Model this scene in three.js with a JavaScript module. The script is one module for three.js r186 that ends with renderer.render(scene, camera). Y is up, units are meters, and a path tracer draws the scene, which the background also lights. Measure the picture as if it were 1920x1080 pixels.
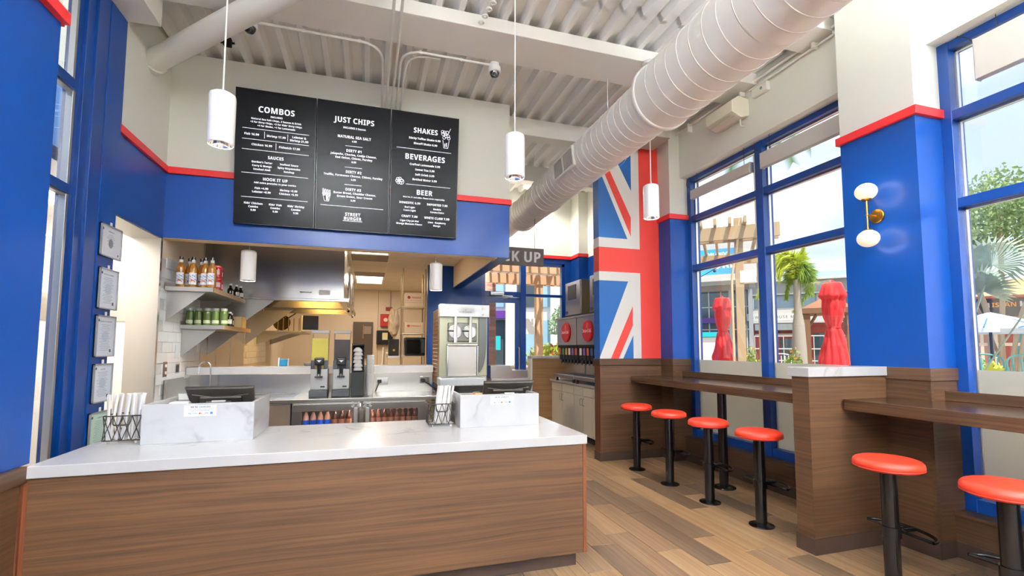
import * as THREE from 'three';
import { RoundedBoxGeometry } from 'three/addons/geometries/RoundedBoxGeometry.js';
import { TextGeometry } from 'three/addons/geometries/TextGeometry.js';
import { FontLoader } from 'three/addons/loaders/FontLoader.js';
import { mergeGeometries } from 'three/addons/utils/BufferGeometryUtils.js';
import { RectAreaLightUniformsLib } from 'three/addons/lights/RectAreaLightUniformsLib.js';

// ---------------------------------------------------------------- camera, sky, sun, exposure
const scene = new THREE.Scene();
const camera = new THREE.PerspectiveCamera(2 * Math.atan(540 / 881.2) * 180 / Math.PI, 1920 / 1080, 0.05, 300);
camera.rotation.order = 'YXZ';
camera.position.set(0, 1.45, 0);
camera.rotation.set(4.0 * Math.PI / 180, -16.99 * Math.PI / 180, 0.124 * Math.PI / 180);
camera.setViewOffset(1920, 1080, 0, -50.2, 1920, 1080);     // the lens is shifted up a little
const renderer = new THREE.WebGLRenderer();
renderer.toneMapping = THREE.LinearToneMapping;
renderer.toneMappingExposure = 1.85;
renderer.shadowMap.enabled = true;
RectAreaLightUniformsLib.init();
const SKY = 1.75, LAMP = 1.0;
const sun = new THREE.DirectionalLight(0xfff4e6, 5.0);
sun.position.set(-0.5, 14, 2.2); sun.target.position.set(0.1, 0, -4); sun.castShadow = true;
Object.assign(sun.shadow.camera, { left: -30, right: 30, top: 30, bottom: -30, near: 0.1, far: 90 });
sun.shadow.mapSize.set(4096, 4096);
scene.add(sun, sun.target);

// ---------------------------------------------------------------- helpers
let seed = 20240611;
const rnd = () => { seed = (seed * 1664525 + 1013904223) >>> 0; return seed / 4294967296; };
const rr = (a, b) => a + (b - a) * rnd();
const PI = Math.PI;
const V = (x, y, z) => new THREE.Vector3(x, y, z);
function noiseGrid(n) { const a = new Float32Array(n * n); for (let i = 0; i < a.length; i++) a[i] = rnd(); return a; }
const NG = 256, NZ = noiseGrid(NG);
function vnoise(x, y, px, py, off = 0) {                     // periodic value noise
  const x0 = Math.floor(x), y0 = Math.floor(y), fx = x - x0, fy = y - y0, sx = fx * fx * (3 - 2 * fx), sy = fy * fy * (3 - 2 * fy);
  const g = (i, j) => NZ[((((j % py) + py) % py + off * 37) % NG) * NG + ((((i % px) + px) % px + off * 91) % NG)];
  const a = g(x0, y0), b = g(x0 + 1, y0), c = g(x0, y0 + 1), d = g(x0 + 1, y0 + 1);
  return a + (b - a) * sx + (c - a) * sy + (a - b - c + d) * sx * sy;
}
function fbm(u, v, px, py, oct, off = 0) { let s = 0, k = 0.5, t = 0; for (let o = 0; o < oct; o++) { s += k * vnoise(u * px, v * py, px, py, off + o * 3); t += k; k *= 0.5; px *= 2; py *= 2; } return s / t; }
function dataTex(w, h, fn, srgb = true, metres = [1, 1]) {
  const d = new Uint8Array(w * h * 4);
  for (let y = 0; y < h; y++) for (let x = 0; x < w; x++) { const c = fn(x / w, y / h), i = (y * w + x) * 4; for (let k = 0; k < 3; k++) d[i + k] = Math.max(0, Math.min(255, c[k] * 255)); d[i + 3] = 255; }
  const t = new THREE.DataTexture(d, w, h); t.wrapS = t.wrapT = THREE.RepeatWrapping; t.magFilter = THREE.LinearFilter; t.minFilter = THREE.LinearMipmapLinearFilter; t.generateMipmaps = true;
  if (srgb) t.colorSpace = THREE.SRGBColorSpace; t.repeat.set(1 / metres[0], 1 / metres[1]); t.needsUpdate = true; return t;
}
function canvasTex(w, h, draw) {
  const c = document.createElement('canvas'); c.width = w; c.height = h; draw(c.getContext('2d'), w, h);
  const t = new THREE.CanvasTexture(c); t.colorSpace = THREE.SRGBColorSpace; return t;
}
const lerp3 = (a, b, t) => [a[0] + (b[0] - a[0]) * t, a[1] + (b[1] - a[1]) * t, a[2] + (b[2] - a[2]) * t];
const hex3 = (h) => [(h >> 16 & 255) / 255, (h >> 8 & 255) / 255, (h & 255) / 255];
// sky: pale blue overhead, thin bright cloud all round
{
  const w = 1024, h = 512, d = new Float32Array(w * h * 4);
  for (let j = 0; j < h; j++) for (let i = 0; i < w; i++) {
    const el = (j + 0.5) / h * PI - PI / 2, up = Math.max(0, Math.sin(el));
    let c = fbm(i / w, j / h * 0.5 + up * 0.2, 6, 12, 5, 11) * 0.65 + fbm(i / w, j / h, 16, 24, 4, 23) * 0.35;
    c = Math.min(1, Math.max(0, (c - 0.40) * 3.6));
    const blue = lerp3([0.25, 0.30, 0.345], [0.13, 0.21, 0.33], Math.pow(up, 0.7));
    const col = el < 0 ? [0.62, 0.62, 0.58] : lerp3(blue, [1.0, 1.0, 0.995], 0.06 + 0.66 * c * (0.6 + 0.4 * (1 - up)));
    const k = (j * w + i) * 4; d[k] = col[0]; d[k + 1] = col[1]; d[k + 2] = col[2]; d[k + 3] = 1;
  }
  const t = new THREE.DataTexture(d, w, h, THREE.RGBAFormat, THREE.FloatType); t.mapping = THREE.EquirectangularReflectionMapping; t.magFilter = THREE.LinearFilter; t.needsUpdate = true;
  scene.background = t; scene.environment = t; scene.backgroundIntensity = scene.environmentIntensity = SKY;
}

const flat = (g) => { if (g.index) g = g.toNonIndexed(); for (const k of Object.keys(g.attributes)) if (!['position', 'normal', 'uv'].includes(k)) g.deleteAttribute(k); g.clearGroups(); return g; };
function bx(x0, x1, y0, y1, z0, z1, r = 0) {
  const w = Math.abs(x1 - x0), h = Math.abs(y1 - y0), d = Math.abs(z1 - z0);
  const g = r ? new RoundedBoxGeometry(w, h, d, 2, Math.min(r, w * 0.49, h * 0.49, d * 0.49)) : new THREE.BoxGeometry(w, h, d);
  return flat(g).translate((x0 + x1) / 2, (y0 + y1) / 2, (z0 + z1) / 2);
}
const tf = (g, p = [0, 0, 0], r = [0, 0, 0], s = 1) => { const m = new THREE.Matrix4().compose(V(...p), new THREE.Quaternion().setFromEuler(new THREE.Euler(...r)), typeof s === 'number' ? V(s, s, s) : V(...s)); g.applyMatrix4(m); return g; };
const cyl = (r0, r1, h, seg = 24, open = false) => flat(new THREE.CylinderGeometry(r1, r0, h, seg, 1, open)).translate(0, h / 2, 0);
const lathe = (pts, seg = 32) => flat(new THREE.LatheGeometry(pts.map((p) => new THREE.Vector2(p[0], p[1])), seg));
function rod(a, b, r, seg = 8) { const A = V(...a), B = V(...b), d = B.clone().sub(A), L = d.length(), g = cyl(r, r, L, seg); g.applyQuaternion(new THREE.Quaternion().setFromUnitVectors(V(0, 1, 0), d.normalize())); return g.translate(...a); }
const tube = (pts, r, n = 32, seg = 8, closed = false, tension = 0.5) => flat(new THREE.TubeGeometry(new THREE.CatmullRomCurve3(pts.map((p) => V(...p)), closed, 'catmullrom', tension), n, r, seg, closed));
function bend(pts, rad) {                                        // polyline with rounded corners
  const P = pts.map((p) => V(...p)), path = new THREE.CurvePath();
  let cur = P[0];
  for (let i = 1; i < P.length - 1; i++) { const d1 = P[i - 1].clone().sub(P[i]).normalize(), d2 = P[i + 1].clone().sub(P[i]).normalize(), s = P[i].clone().addScaledVector(d1, rad), e = P[i].clone().addScaledVector(d2, rad); path.add(new THREE.LineCurve3(cur, s)); path.add(new THREE.QuadraticBezierCurve3(s, P[i], e)); cur = e; }
  path.add(new THREE.LineCurve3(cur, P[P.length - 1])); return path;
}
const pipe = (pts, r, rad = 0.06, n = 40, seg = 8) => flat(new THREE.TubeGeometry(bend(pts, rad), n, r, seg, false));
function ext(pts, depth, bevel = 0) { const s = Array.isArray(pts) ? new THREE.Shape(pts.map((p) => new THREE.Vector2(p[0], p[1]))) : pts; return flat(new THREE.ExtrudeGeometry(s, { depth, bevelEnabled: bevel > 0, bevelSize: bevel, bevelThickness: bevel, bevelSegments: 1, curveSegments: 16 })); }
const join = (l) => l.length === 1 ? l[0] : mergeGeometries(l.map(flat));
function mapUV(g, mode) {                                        // uv in metres, u along the grain
  const p = g.attributes.position, n = g.attributes.normal, uv = new Float32Array(p.count * 2), ou = rr(0, 5), ov = rr(0, 5);
  for (let i = 0; i < p.count; i++) {
    const ax = Math.abs(n.getX(i)), ay = Math.abs(n.getY(i)), az = Math.abs(n.getZ(i)), x = p.getX(i), y = p.getY(i), z = p.getZ(i);
    let u, v; if (ay > ax && ay > az) [u, v] = mode === 'z' ? [z, x] : [x, z]; else if (ax > az) [u, v] = [z, y]; else [u, v] = [x, y];
    if (mode === 'v' && !(ay > ax && ay > az)) [u, v] = [v, u];
    uv[i * 2] = u + ou; uv[i * 2 + 1] = v + ov;
  }
  g.setAttribute('uv', new THREE.BufferAttribute(uv, 2)); return g;
}
function obj(name, geos, mat, parent = scene) {
  let g = Array.isArray(geos) ? join(geos) : flat(geos);
  if (mat.userData.uv) g = mapUV(g, mat.userData.uv);
  const m = new THREE.Mesh(g, mat); m.name = name; m.castShadow = m.receiveShadow = true; parent.add(m); return m;
}
const used = {};
function numbered(n) { const k = n.replace(/_\d\d\d$/, ''); used[k] = (used[k] ?? -1) + 1; return used[k] ? k + '_' + String(used[k]).padStart(3, '0') : k; }
function tag(o, label, category, group) { o.userData = { label, category }; if (group) o.userData.group = group; return o; }
function thing(name, label, category, p = [0, 0, 0], ry = 0, group) { const o = new THREE.Group(); o.name = numbered(name); o.position.set(...p); o.rotation.y = ry; scene.add(o); return tag(o, label, category, group); }
function solo(name, label, category, geos, mat, p = [0, 0, 0], ry = 0, group) { const o = obj(numbered(name), geos, mat); o.position.set(...p); o.rotation.y = ry; return tag(o, label, category, group); }
function dup(src, label, p, ry, group) { const o = src.clone(); o.name = numbered(src.name); o.position.set(...p); if (ry !== undefined) o.rotation.y = ry; o.userData = { ...src.userData, label }; if (group) o.userData.group = group; scene.add(o); return o; }
function struct(name) { const o = new THREE.Group(); o.name = name; o.userData.kind = 'structure'; scene.add(o); return o; }
const stuff = (m) => { m.userData.kind = 'stuff'; return m; };

// ---------------------------------------------------------------- materials
const std = (color, roughness = 0.6, metalness = 0, more = {}) => new THREE.MeshStandardMaterial({ color, roughness, metalness, ...more });
const phys = (color, roughness, more = {}) => new THREE.MeshPhysicalMaterial({ color, roughness, ...more });
const U = (m, mode) => { m.userData.uv = mode; return m; };
function woodTex(light, mid, dark, off, su = 1.6, sv = 0.8, amp = 1) {
  return dataTex(1024, 512, (u, v) => {
    const w = v + (fbm(u, v, 3, 4, 2, off) - 0.5) * 0.035;
    const fine = fbm(u, w, 5, 170, 2, off + 7), line = fbm(u, w, 2, 56, 3, off + 13), big = fbm(u, w, 2, 6, 2, off + 19);
    const t = Math.max(0, Math.min(1, 0.52 + ((line - 0.5) * 1.35 + (fine - 0.5) * 0.7 + (big - 0.5) * 0.5) * amp));
    return t > 0.5 ? lerp3(hex3(mid), hex3(light), (t - 0.5) * 2) : lerp3(hex3(dark), hex3(mid), t * 2);
  }, true, [su, sv]);
}
const tWood = woodTex(0x896a53, 0x715643, 0x574031, 1, 1.6, 0.8, 0.75);
const tFloorA = woodTex(0xbaa488, 0xa48e75, 0x87735d, 29, 1.3, 0.6, 0.7), tFloorB = woodTex(0xb09e8a, 0x998672, 0x7b6c5c, 43, 1.3, 0.6, 0.7);
const tMarble = dataTex(1024, 1024, (u, v) => {
  const q = fbm(u, v, 4, 4, 5, 3) - 0.5, a = fbm(u + q * 0.16, v + q * 0.16, 3, 3, 5, 9), b = fbm(u - q * 0.2, v + q * 0.1, 5, 5, 4, 17);
  const vein = Math.pow(Math.max(0, 1 - Math.abs(a - 0.5) * 22), 2) * 0.17 * Math.max(0, b - 0.42) * 4, cloud = (fbm(u, v, 3, 3, 4, 31) - 0.5) * 0.07;
  const k = 0.77 + cloud - vein * 0.55; return [k, k * 1.0, k * 1.005];
}, true, [1.3, 1.3]);
const tPlaster = dataTex(512, 512, (u, v) => { const k = fbm(u, v, 64, 64, 3, 8); return [k, k, k]; }, false, [0.5, 0.5]);
const MT = {
  blue: U(phys(0x003f8c, 0.45, { bumpMap: tPlaster, bumpScale: 0.0002, specularIntensity: 0.5, clearcoat: 0.35, clearcoatRoughness: 0.22 }), 'h'),
  frame: phys(0x003a84, 0.32, { clearcoat: 0.2, clearcoatRoughness: 0.2 }),
  red: std(0xd92a2c, 0.45), flagRed: std(0xd8392f, 0.5),
  beige: U(std(0xe6e7dc, 0.75, 0, { bumpMap: tPlaster, bumpScale: 0.0004 }), 'h'),
  deck: std(0xefeee8, 0.6), white: std(0xf0efec, 0.5), whiteGloss: phys(0xf3f2ef, 0.3, { clearcoat: 0.3 }), offwhite: std(0xebe9e0, 0.55),
  wood: U(std(0xb4a386, 0.5, 0, { map: tWood }), 'h'), woodV: U(std(0xb4a386, 0.5, 0, { map: tWood }), 'v'), woodDark: U(std(0xa79a86, 0.42, 0, { map: tWood }), 'h'), woodTable: U(std(0xada394, 0.22, 0, { map: tWood }), 'z'),
  woodLight: U(std(0xf0cfa4, 0.5, 0, { map: tFloorA }), 'h'), edge: U(std(0xd09468, 0.5, 0, { map: tWood }), 'v'), toe: std(0x3a2a22, 0.45),
  marble: U(phys(0xffffff, 0.22, { map: tMarble, clearcoat: 0.3, clearcoatRoughness: 0.15 }), 'h'),
  steel: std(0xcac7c1, 0.27, 1), steelV: std(0xc8c5bf, 0.26, 1), steelMatte: std(0xb9b7b2, 0.45, 1), chrome: std(0xe2e2e2, 0.12, 1), aluminium: std(0xd4d3d0, 0.35, 1), galv: std(0xe8e5de, 0.38, 0.35),
  black: phys(0x08080a, 0.25), blackMatte: std(0x151515, 0.7), darkGrey: std(0x35363a, 0.5), grey: std(0x8c8d8e, 0.55), wire: std(0x3c3835, 0.45, 0.6), dark: std(0x0a0908, 0.9),
  seat: phys(0xda3820, 0.42, { sheen: 0.2, clearcoat: 0.12, clearcoatRoughness: 0.4 }), brass: std(0xb8893f, 0.28, 1),
  glass: phys(0xffffff, 0, { transmission: 1, thickness: 0, ior: 1.5 }), frost: phys(0xdcd9cd, 1, { transmission: 0.5, thickness: 0, ior: 1.3 }),
  clear: phys(0xffffff, 0.03, { transmission: 1, thickness: 0, ior: 1.12 }), clearBottle: phys(0xf4f7f4, 0.02, { transmission: 1, thickness: 0, ior: 1.5 }),
  tileA: phys(0xe6e9e9, 0.15, { clearcoat: 0.5 }), tileB: phys(0xdee3e4, 0.17, { clearcoat: 0.5 }), grout: std(0xbfc0bd, 0.9), floorGrout: std(0x9f9282, 0.95),
  paper: std(0xf2f0ec, 0.85), cream: std(0xdcd6c4, 0.45), tan: std(0xdcc3a4, 0.8), kitchenWall: std(0xd9cbb6, 0.7),
};
for (const m of [MT.glass, MT.clear, MT.clearBottle]) m.side = THREE.DoubleSide;
const lit = (c, k) => new THREE.MeshStandardMaterial({ color: 0xffffff, roughness: 0.6, emissive: c, emissiveIntensity: k });
const printed = (tex, rough = 0.5, more = {}) => new THREE.MeshStandardMaterial({ map: tex, roughness: rough, ...more });
// a thin printed sheet facing +z, centred at the origin
const sheet = (w, h, t = 0.001) => flat(new THREE.PlaneGeometry(w, h)).translate(0, 0, t);
// ---------------------------------------------------------------- floor: wood-look tile planks along z
const floor = struct('floor');
obj('slab', bx(-3.9, 4.35, -0.2, -0.009, -12.8, 3.4), MT.floorGrout, floor);
{
  const tones = [0xe6d6c2, 0xd3c0aa, 0xc3b3a1, 0xaea194, 0xddc8ae].map((c, i) => std(c, 0.36 + 0.03 * (i % 3), 0, { map: i % 2 ? tFloorB : tFloorA, roughnessMap: null }));
  const variants = [0, 1, 2, 3, 4, 5].map(() => { const g = bx(-0.0995, 0.0995, -0.009, 0, -0.510, 0.510, 0.0022); return mapUV(g, 'z'); });
  const anchors = { 0: -3.006, 1: -2.73, 2: -3.134, 3: -2.835, 4: -2.666, 5: -3.02, 6: -3.34, 7: -2.9, 8: -3.2, 9: -2.75 };
  for (let c = -18; c < 10; c++) {
    const x = 2.0 + 0.203 * c + 0.1015, z0 = (anchors[c] ?? -3 + rr(-0.45, 0.45)) - 0.5125;
    for (let k = -6; k < 5; k++) {
      const z = z0 + k * 1.025;
      if (x < 1.15 && (z < -3.3 || z > 1.2)) continue; if (z < -8.0 || z > 2.3) continue; if (x > 4) continue; if (x < -1.5) continue;
      const m = new THREE.Mesh(variants[Math.floor(rnd() * 6)], tones[Math.floor(Math.pow(rnd(), 1.2) * 5)]); m.name = 'plank'; m.castShadow = m.receiveShadow = true; m.position.set(x, 0, z); floor.add(m);
    }
  }
}
// ---------------------------------------------------------------- roof, deck and beams
const ceiling = struct('ceiling');
obj('roof_slab', [bx(-2.6, 4.45, 4.53, 4.7, -8.58, 3.5), bx(-2.6, 1.75, 4.53, 4.7, -12.9, -8.58)], MT.white, ceiling);
{
  const zone = (x0, n, z0, z1) => {                              // one sheet of fluted steel deck
    const pts = [], top = 0.078;
    for (let i = 0; i < n; i++) { const x = i * 0.2; pts.push([x, 0], [x + 0.05, 0], [x + 0.078, top], [x + 0.172, top]); }
    pts.push([n * 0.2, 0]);
    const s = [...pts, ...pts.slice().reverse().map(([x, y]) => [x, y + 0.004])];
    return ext(s, z1 - z0).translate(x0, 4.425, z0);
  };
  for (let k = 0; k < 8; k++) for (const [z0, z1] of [[-8.45, -3.5], [-3.55, 3.3]]) obj('deck_sheet', zone(-2.1 + k * 0.8, 4, z0, z1), MT.deck, ceiling);
}
[[-4.365, -3.92, 4.3], [-5.8, -5.6, 4.2], [-7.3, -7.1, 4.17], [-0.4, 0.05, 4.3]].forEach(([z0, z1, y], i) => { const b = struct('beam_' + (i + 1)); obj('beam_box', bx(i === 1 || i === 2 ? 1.6 : -1.95, 3.97, y, 4.425, z0, z1, 0.006), MT.offwhite, b); });
{ const b = struct('beam_5'); obj('beam_box', bx(3.3, 3.97, 4.3, 4.425, -3.36, -3.02, 0.006), MT.offwhite, b); }

// ---------------------------------------------------------------- left side
{ // near pier, wainscot below blue paint
  const w = struct('wall_left_near');
  obj('painted_lower', bx(-2.2, -1.6, 0.87, 3.167, -2.985, 3.3), MT.blue, w); obj('painted_upper', bx(-2.2, -1.6, 3.167, 4.52, -2.985, 3.3), MT.beige, w);
  obj('wainscot', bx(-2.2, -1.592, 0, 0.80, -2.945, 3.3), MT.wood, w); obj('wainscot_edge', bx(-1.598, -1.586, 0, 0.79, -2.952, -2.912), MT.edge, w); obj('wainscot_cap', bx(-2.2, -1.572, 0.79, 0.868, -2.93, 3.3, 0.004), MT.woodDark, w);
  const t = struct('trim_1'); obj('red_strip', [bx(-1.62, -1.565, 3.167, 3.233, -3.0, 3.3, 0.004), bx(-2.0, -1.6, 3.167, 3.233, -3.02, -2.98, 0.004)], MT.red, t);
}
{ // wall beyond the tall window, with the doorway
  const w = struct('wall_left');
  obj('pier_blue', bx(-2.2, -1.93, 0, 4.09, -4.411, -4.17), MT.blue, w);
  obj('pier_top', bx(-2.2, -1.95, 4.09, 4.52, -4.42, -4.17), MT.beige, w);
  obj('header_blue', bx(-2.2, -1.95, 2.51, 3.167, -5.36, -4.411), MT.blue, w);
  obj('header_upper', bx(-2.2, -1.95, 3.167, 4.52, -5.36, -4.42), MT.beige, w);
  obj('kitchen_side', bx(-2.2, -1.955, 0, 4.52, -12.7, -5.33), MT.kitchenWall, w);
  obj('door_jamb_lining', bx(-2.2, -1.948, 0, 2.51, -5.335, -5.313), MT.steel, w);
  obj('door_head_lining', bx(-2.2, -1.95, 2.495, 2.512, -5.313, -4.411), MT.steelMatte, w);
  obj('corner_guard', bx(-1.958, -1.944, 0.87, 2.50, -5.345, -5.305), MT.steel, w);
  // tile field
  const g = bx(-0.004, 0.004, -0.0515, 0.0515, -0.1235, 0.1235, 0.003);
  obj('tile_grout', bx(-1.956, -1.9525, 0.86, 2.32, -6.56, -5.34), MT.grout, w);
  const put = (z0, z1, y0, y1) => { let r = 0; for (let y = y0; y < y1 - 0.05; y += 0.1055, r++) for (let z = z0 - (r % 2) * 0.1265; z > z1; z -= 0.2525) { const za = Math.max(z - 0.2485, z1), zb = Math.min(z, z0); if (zb - za < 0.03) continue; const m = new THREE.Mesh(g, rnd() < 0.5 ? MT.tileA : MT.tileB); m.name = 'tile'; m.castShadow = m.receiveShadow = true; m.scale.z = (zb - za) / 0.247; m.position.set(-1.9505 + rr(-0.0006, 0.0006), y + 0.0525, (za + zb) / 2); w.add(m); } };
  put(-5.345, -6.56, 0.865, 2.31); put(-8.72, -10.4, 1.16, 2.3);
  obj('steel_panel', [bx(-1.958, -1.95, 0.9, 2.9, -7.2, -6.57), bx(-1.958, -1.95, 0.9, 2.9, -7.9, -7.205), bx(-1.958, -1.95, 0.9, 2.9, -8.68, -7.905)], MT.steelV, w);
  obj('steel_seam', [bx(-1.952, -1.945, 0.9, 2.9, -7.21, -7.195), bx(-1.952, -1.945, 0.9, 2.9, -7.91, -7.895), bx(-1.952, -1.943, 0.9, 2.9, -6.58, -6.555)], MT.steelMatte, w);
  const t = struct('trim_2'); obj('red_strip', bx(-1.97, -1.925, 3.167, 3.233, -5.37, -4.40, 0.004), MT.red, t);
  const b = struct('beam_6'); obj('beam_box', bx(-1.95, -1.70, 4.10, 4.425, -4.42, 3.0, 0.005), MT.offwhite, b);
}
{ // tall window of the left side
  const w = struct('window_1'), X = -1.975, f = (z0, z1, y0, y1, x0 = X - 0.05, x1 = X + 0.02) => bx(x0, x1, y0, y1, z0, z1, 0.003);
  obj('frame', [f(-4.17, -4.02, 0, 4.1, X - 0.05, X + 0.04), f(-4.03, -3.93, 0, 4.1), f(-3.94, -3.84, 0, 4.1, X - 0.05, X - 0.005), f(-2.9, -2.99, 0, 4.1), f(-4.0, -2.95, 4.02, 4.1), f(-4.0, -2.95, 0, 0.1)], MT.frame, w);
  obj('transom', [f(-3.85, -2.95, 3.20, 3.275), f(-3.85, -2.95, 2.48, 2.545)], MT.frame, w);
  obj('glazing_bead', [f(-3.862, -3.835, 0.1, 2.48, X - 0.03, X + 0.012), f(-3.862, -3.835, 2.545, 3.2, X - 0.03, X + 0.012), f(-3.862, -3.835, 3.275, 4.02, X - 0.03, X + 0.004), f(-3.84, -2.95, 3.185, 3.2, X - 0.03, X + 0.01), f(-3.84, -2.95, 2.465, 2.48, X - 0.03, X + 0.01)], MT.aluminium, w);
  for (const [y0, y1] of [[0.1, 2.47], [2.545, 3.19], [3.275, 4.02]]) obj('pane', bx(X - 0.025, X - 0.019, y0, y1, -3.84, -2.95), MT.glass, w);
}
{ // passage seen through the doorway
  const w = struct('wall_passage');
  obj('passage_wall', [bx(-3.7, -3.5, 0, 2.9, -6.2, -3.6), bx(-3.7, -2.2, 0, 2.9, -6.2, -6.0), bx(-3.7, -2.2, 0, 2.9, -4.0, -3.8), bx(-3.7, -2.2, 2.8, 2.9, -6.2, -3.6)], MT.white, w);
  obj('steel_band', [bx(-3.5, -3.485, 1.72, 2.02, -6.0, -4.0), bx(-3.5, -2.2, 1.72, 2.02, -6.0, -5.985)], MT.steel, w);
}
// ---------------------------------------------------------------- bulkhead over the service opening
{
  const w = struct('wall_bulkhead');
  obj('painted_lower', bx(-1.955, 1.6, 2.522, 3.167, -5.5, -5.35, 0.003), MT.blue, w);
  obj('painted_upper', bx(-1.955, 1.6, 3.167, 4.425, -5.5, -5.35), MT.beige, w);
  obj('return_lower', bx(1.59, 1.6, 2.522, 3.167, -8.4, -5.5), MT.blue, w); obj('return_edge', bx(1.455, 1.6, 2.5215, 2.535, -8.4, -5.5), MT.blue, w);
  obj('return_inner', bx(1.455, 1.59, 2.535, 3.167, -8.4, -5.5), MT.tan, w); obj('return_upper', bx(1.455, 1.6, 3.167, 4.425, -8.4, -5.5), MT.beige, w);
  obj('soffit_lining', bx(-1.95, 1.455, 2.518, 2.523, -5.5, -5.36), MT.tan, w);
  const t = struct('trim_3'); obj('red_strip', [bx(-1.955, 1.62, 3.167, 3.233, -5.36, -5.325, 0.004), bx(1.59, 1.62, 3.167, 3.233, -8.4, -5.33, 0.004)], MT.red, t);
}
// ---------------------------------------------------------------- back wall with door
{
  const w = struct('wall_back');
  obj('painted_lower', [bx(1.0, 1.985, 0, 3.167, -8.55, -8.4), bx(3.645, 4.3, 0, 3.167, -8.55, -8.4), bx(1.985, 3.645, 3.08, 3.167, -8.55, -8.4)], MT.blue, w);
  obj('painted_upper', bx(1.0, 4.3, 3.167, 4.52, -8.55, -8.4), MT.beige, w);
  obj('pilaster_lower', bx(3.78, 3.97, 0, 3.167, -8.4, -8.05), MT.blue, w); obj('pilaster_upper', bx(3.78, 3.97, 3.167, 4.425, -8.4, -8.05), MT.beige, w);
  const t = struct('trim_4'); obj('red_strip', [bx(1.6, 3.78, 3.167, 3.233, -8.41, -8.37, 0.004), bx(3.755, 3.78, 3.167, 3.233, -8.4, -8.05, 0.004), bx(3.755, 3.97, 3.167, 3.233, -8.05, -8.025, 0.004)], MT.red, t);
  const d = struct('window_2'), z0 = -8.50, z1 = -8.41, f = (x0, x1, y0, y1, e = 0) => bx(x0, x1, y0, y1, z0, z1 + e, 0.003);
  obj('frame', [f(1.985, 2.05, 0, 3.08), f(2.735, 2.84, 0, 3.08, 0.02), f(3.58, 3.645, 0, 3.08), f(1.985, 3.645, 3.02, 3.08), f(2.05, 2.735, 2.40, 2.50), f(2.84, 3.58, 2.42, 2.47), f(2.84, 3.58, 0, 0.2)], MT.frame, d);
  for (const [x0, x1, y0, y1] of [[2.05, 2.735, 2.5, 3.02], [2.84, 3.58, 2.47, 3.02], [2.84, 3.58, 0.2, 2.42]]) obj('pane', bx(x0, x1, y0, y1, -8.46, -8.454), MT.glass, d);
  const dr = struct('door_1');
  obj('door_frame', [bx(2.055, 2.13, 0.02, 2.39, -8.48, -8.43), bx(2.645, 2.73, 0.02, 2.39, -8.48, -8.43), bx(2.13, 2.645, 2.29, 2.39, -8.48, -8.43), bx(2.13, 2.645, 0.02, 0.25, -8.48, -8.43)], MT.frame, dr);
  obj('pane', bx(2.13, 2.645, 0.25, 2.29, -8.458, -8.452), MT.glass, dr);
  obj('handle', pipe([[2.70, 0.97, -8.43], [2.70, 0.97, -8.37], [2.70, 1.45, -8.37], [2.70, 1.45, -8.43]], 0.013, 0.03), MT.steelMatte, dr);
  obj('closer', [bx(2.14, 2.40, 2.42, 2.48, -8.42, -8.35, 0.008), rod([2.36, 2.41, -8.36], [2.55, 2.40, -8.30], 0.008), rod([2.55, 2.40, -8.30], [2.40, 2.37, -8.43], 0.008)], MT.aluminium, dr);
}
// ---------------------------------------------------------------- kitchen shell
{
  const w = struct('wall_kitchen');
  obj('rear_wall', bx(-2.2, 1.7, 0, 3.0, -12.7, -12.5), MT.kitchenWall, w); obj('right_wall', bx(1.5, 1.7, 0, 3.0, -12.6, -8.55), MT.kitchenWall, w);
  obj('door_seam', [bx(0.225, 0.235, 0, 2.9, -12.505, -12.495), bx(0.53, 0.545, 0, 2.9, -12.505, -12.48)], std(0x8d7a63, 0.7), w);
  const c = struct('ceiling_kitchen');
  obj('lay_in_backing', bx(-1.96, 1.6, 2.945, 3.0, -12.6, -5.5), MT.offwhite, c);
  const lights = [[-0.30, -7.6], [-0.30, -10.95]], skip = (x, z) => lights.some(([lx, lz]) => Math.abs(x - lx - 0.3) < 0.1 && Math.abs(z - lz + 0.3) < 0.32);
  const tile = std(0xe6dccb, 0.85), vent = std(0x8f8373, 0.7), g = bx(-0.294, 0.294, -0.012, 0.012, -0.294, 0.294, 0.004);
  for (let i = -3; i < 3; i++) for (let k = 0; k < 12; k++) {
    const x = -0.3 + i * 0.6 + 0.3, z = -5.65 - k * 0.6; if (i === 0 && (k === 3 || k === 9 || k === 8)) continue;
    const m = new THREE.Mesh(g, i === 0 && (k === 4 || k === 7) ? vent : tile); m.name = 'ceiling_tile'; m.castShadow = m.receiveShadow = true; m.position.set(x, 2.935, z); c.add(m);
  }
  obj('grid', [...[-3, -2, -1, 0, 1, 2].map((i) => bx(-0.3 + i * 0.6 - 0.006, -0.3 + i * 0.6 + 0.006, 2.922, 2.945, -12.5, -5.5)), ...[...Array(11)].map((_, k) => bx(-1.95, 1.45, 2.922, 2.945, -5.95 - k * 0.6 - 0.006, -5.95 - k * 0.6 + 0.006))], MT.white, c);
}
function troffer(z, label) {
  const t = thing('ceiling_light', label, 'light', [0, 2.93, z], 0);
  obj('frame', [bx(-0.295, 0.295, -0.004, 0.02, -0.295, -0.27), bx(-0.295, 0.295, -0.004, 0.02, 0.27, 0.295), bx(-0.295, -0.27, -0.004, 0.02, -0.27, 0.27), bx(0.27, 0.295, -0.004, 0.02, -0.27, 0.27)], MT.white, t);
  obj('diffuser', bx(-0.27, 0.27, 0.002, 0.012, -0.27, 0.27), lit(0xffecd2, 2.0), t);
  const l = new THREE.RectAreaLight(0xffe9cf, 14 * LAMP, 0.54, 0.54); l.position.set(0, -0.008, 0); l.rotation.x = -PI / 2; l.name = 'lamp'; t.add(l);
}
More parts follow.
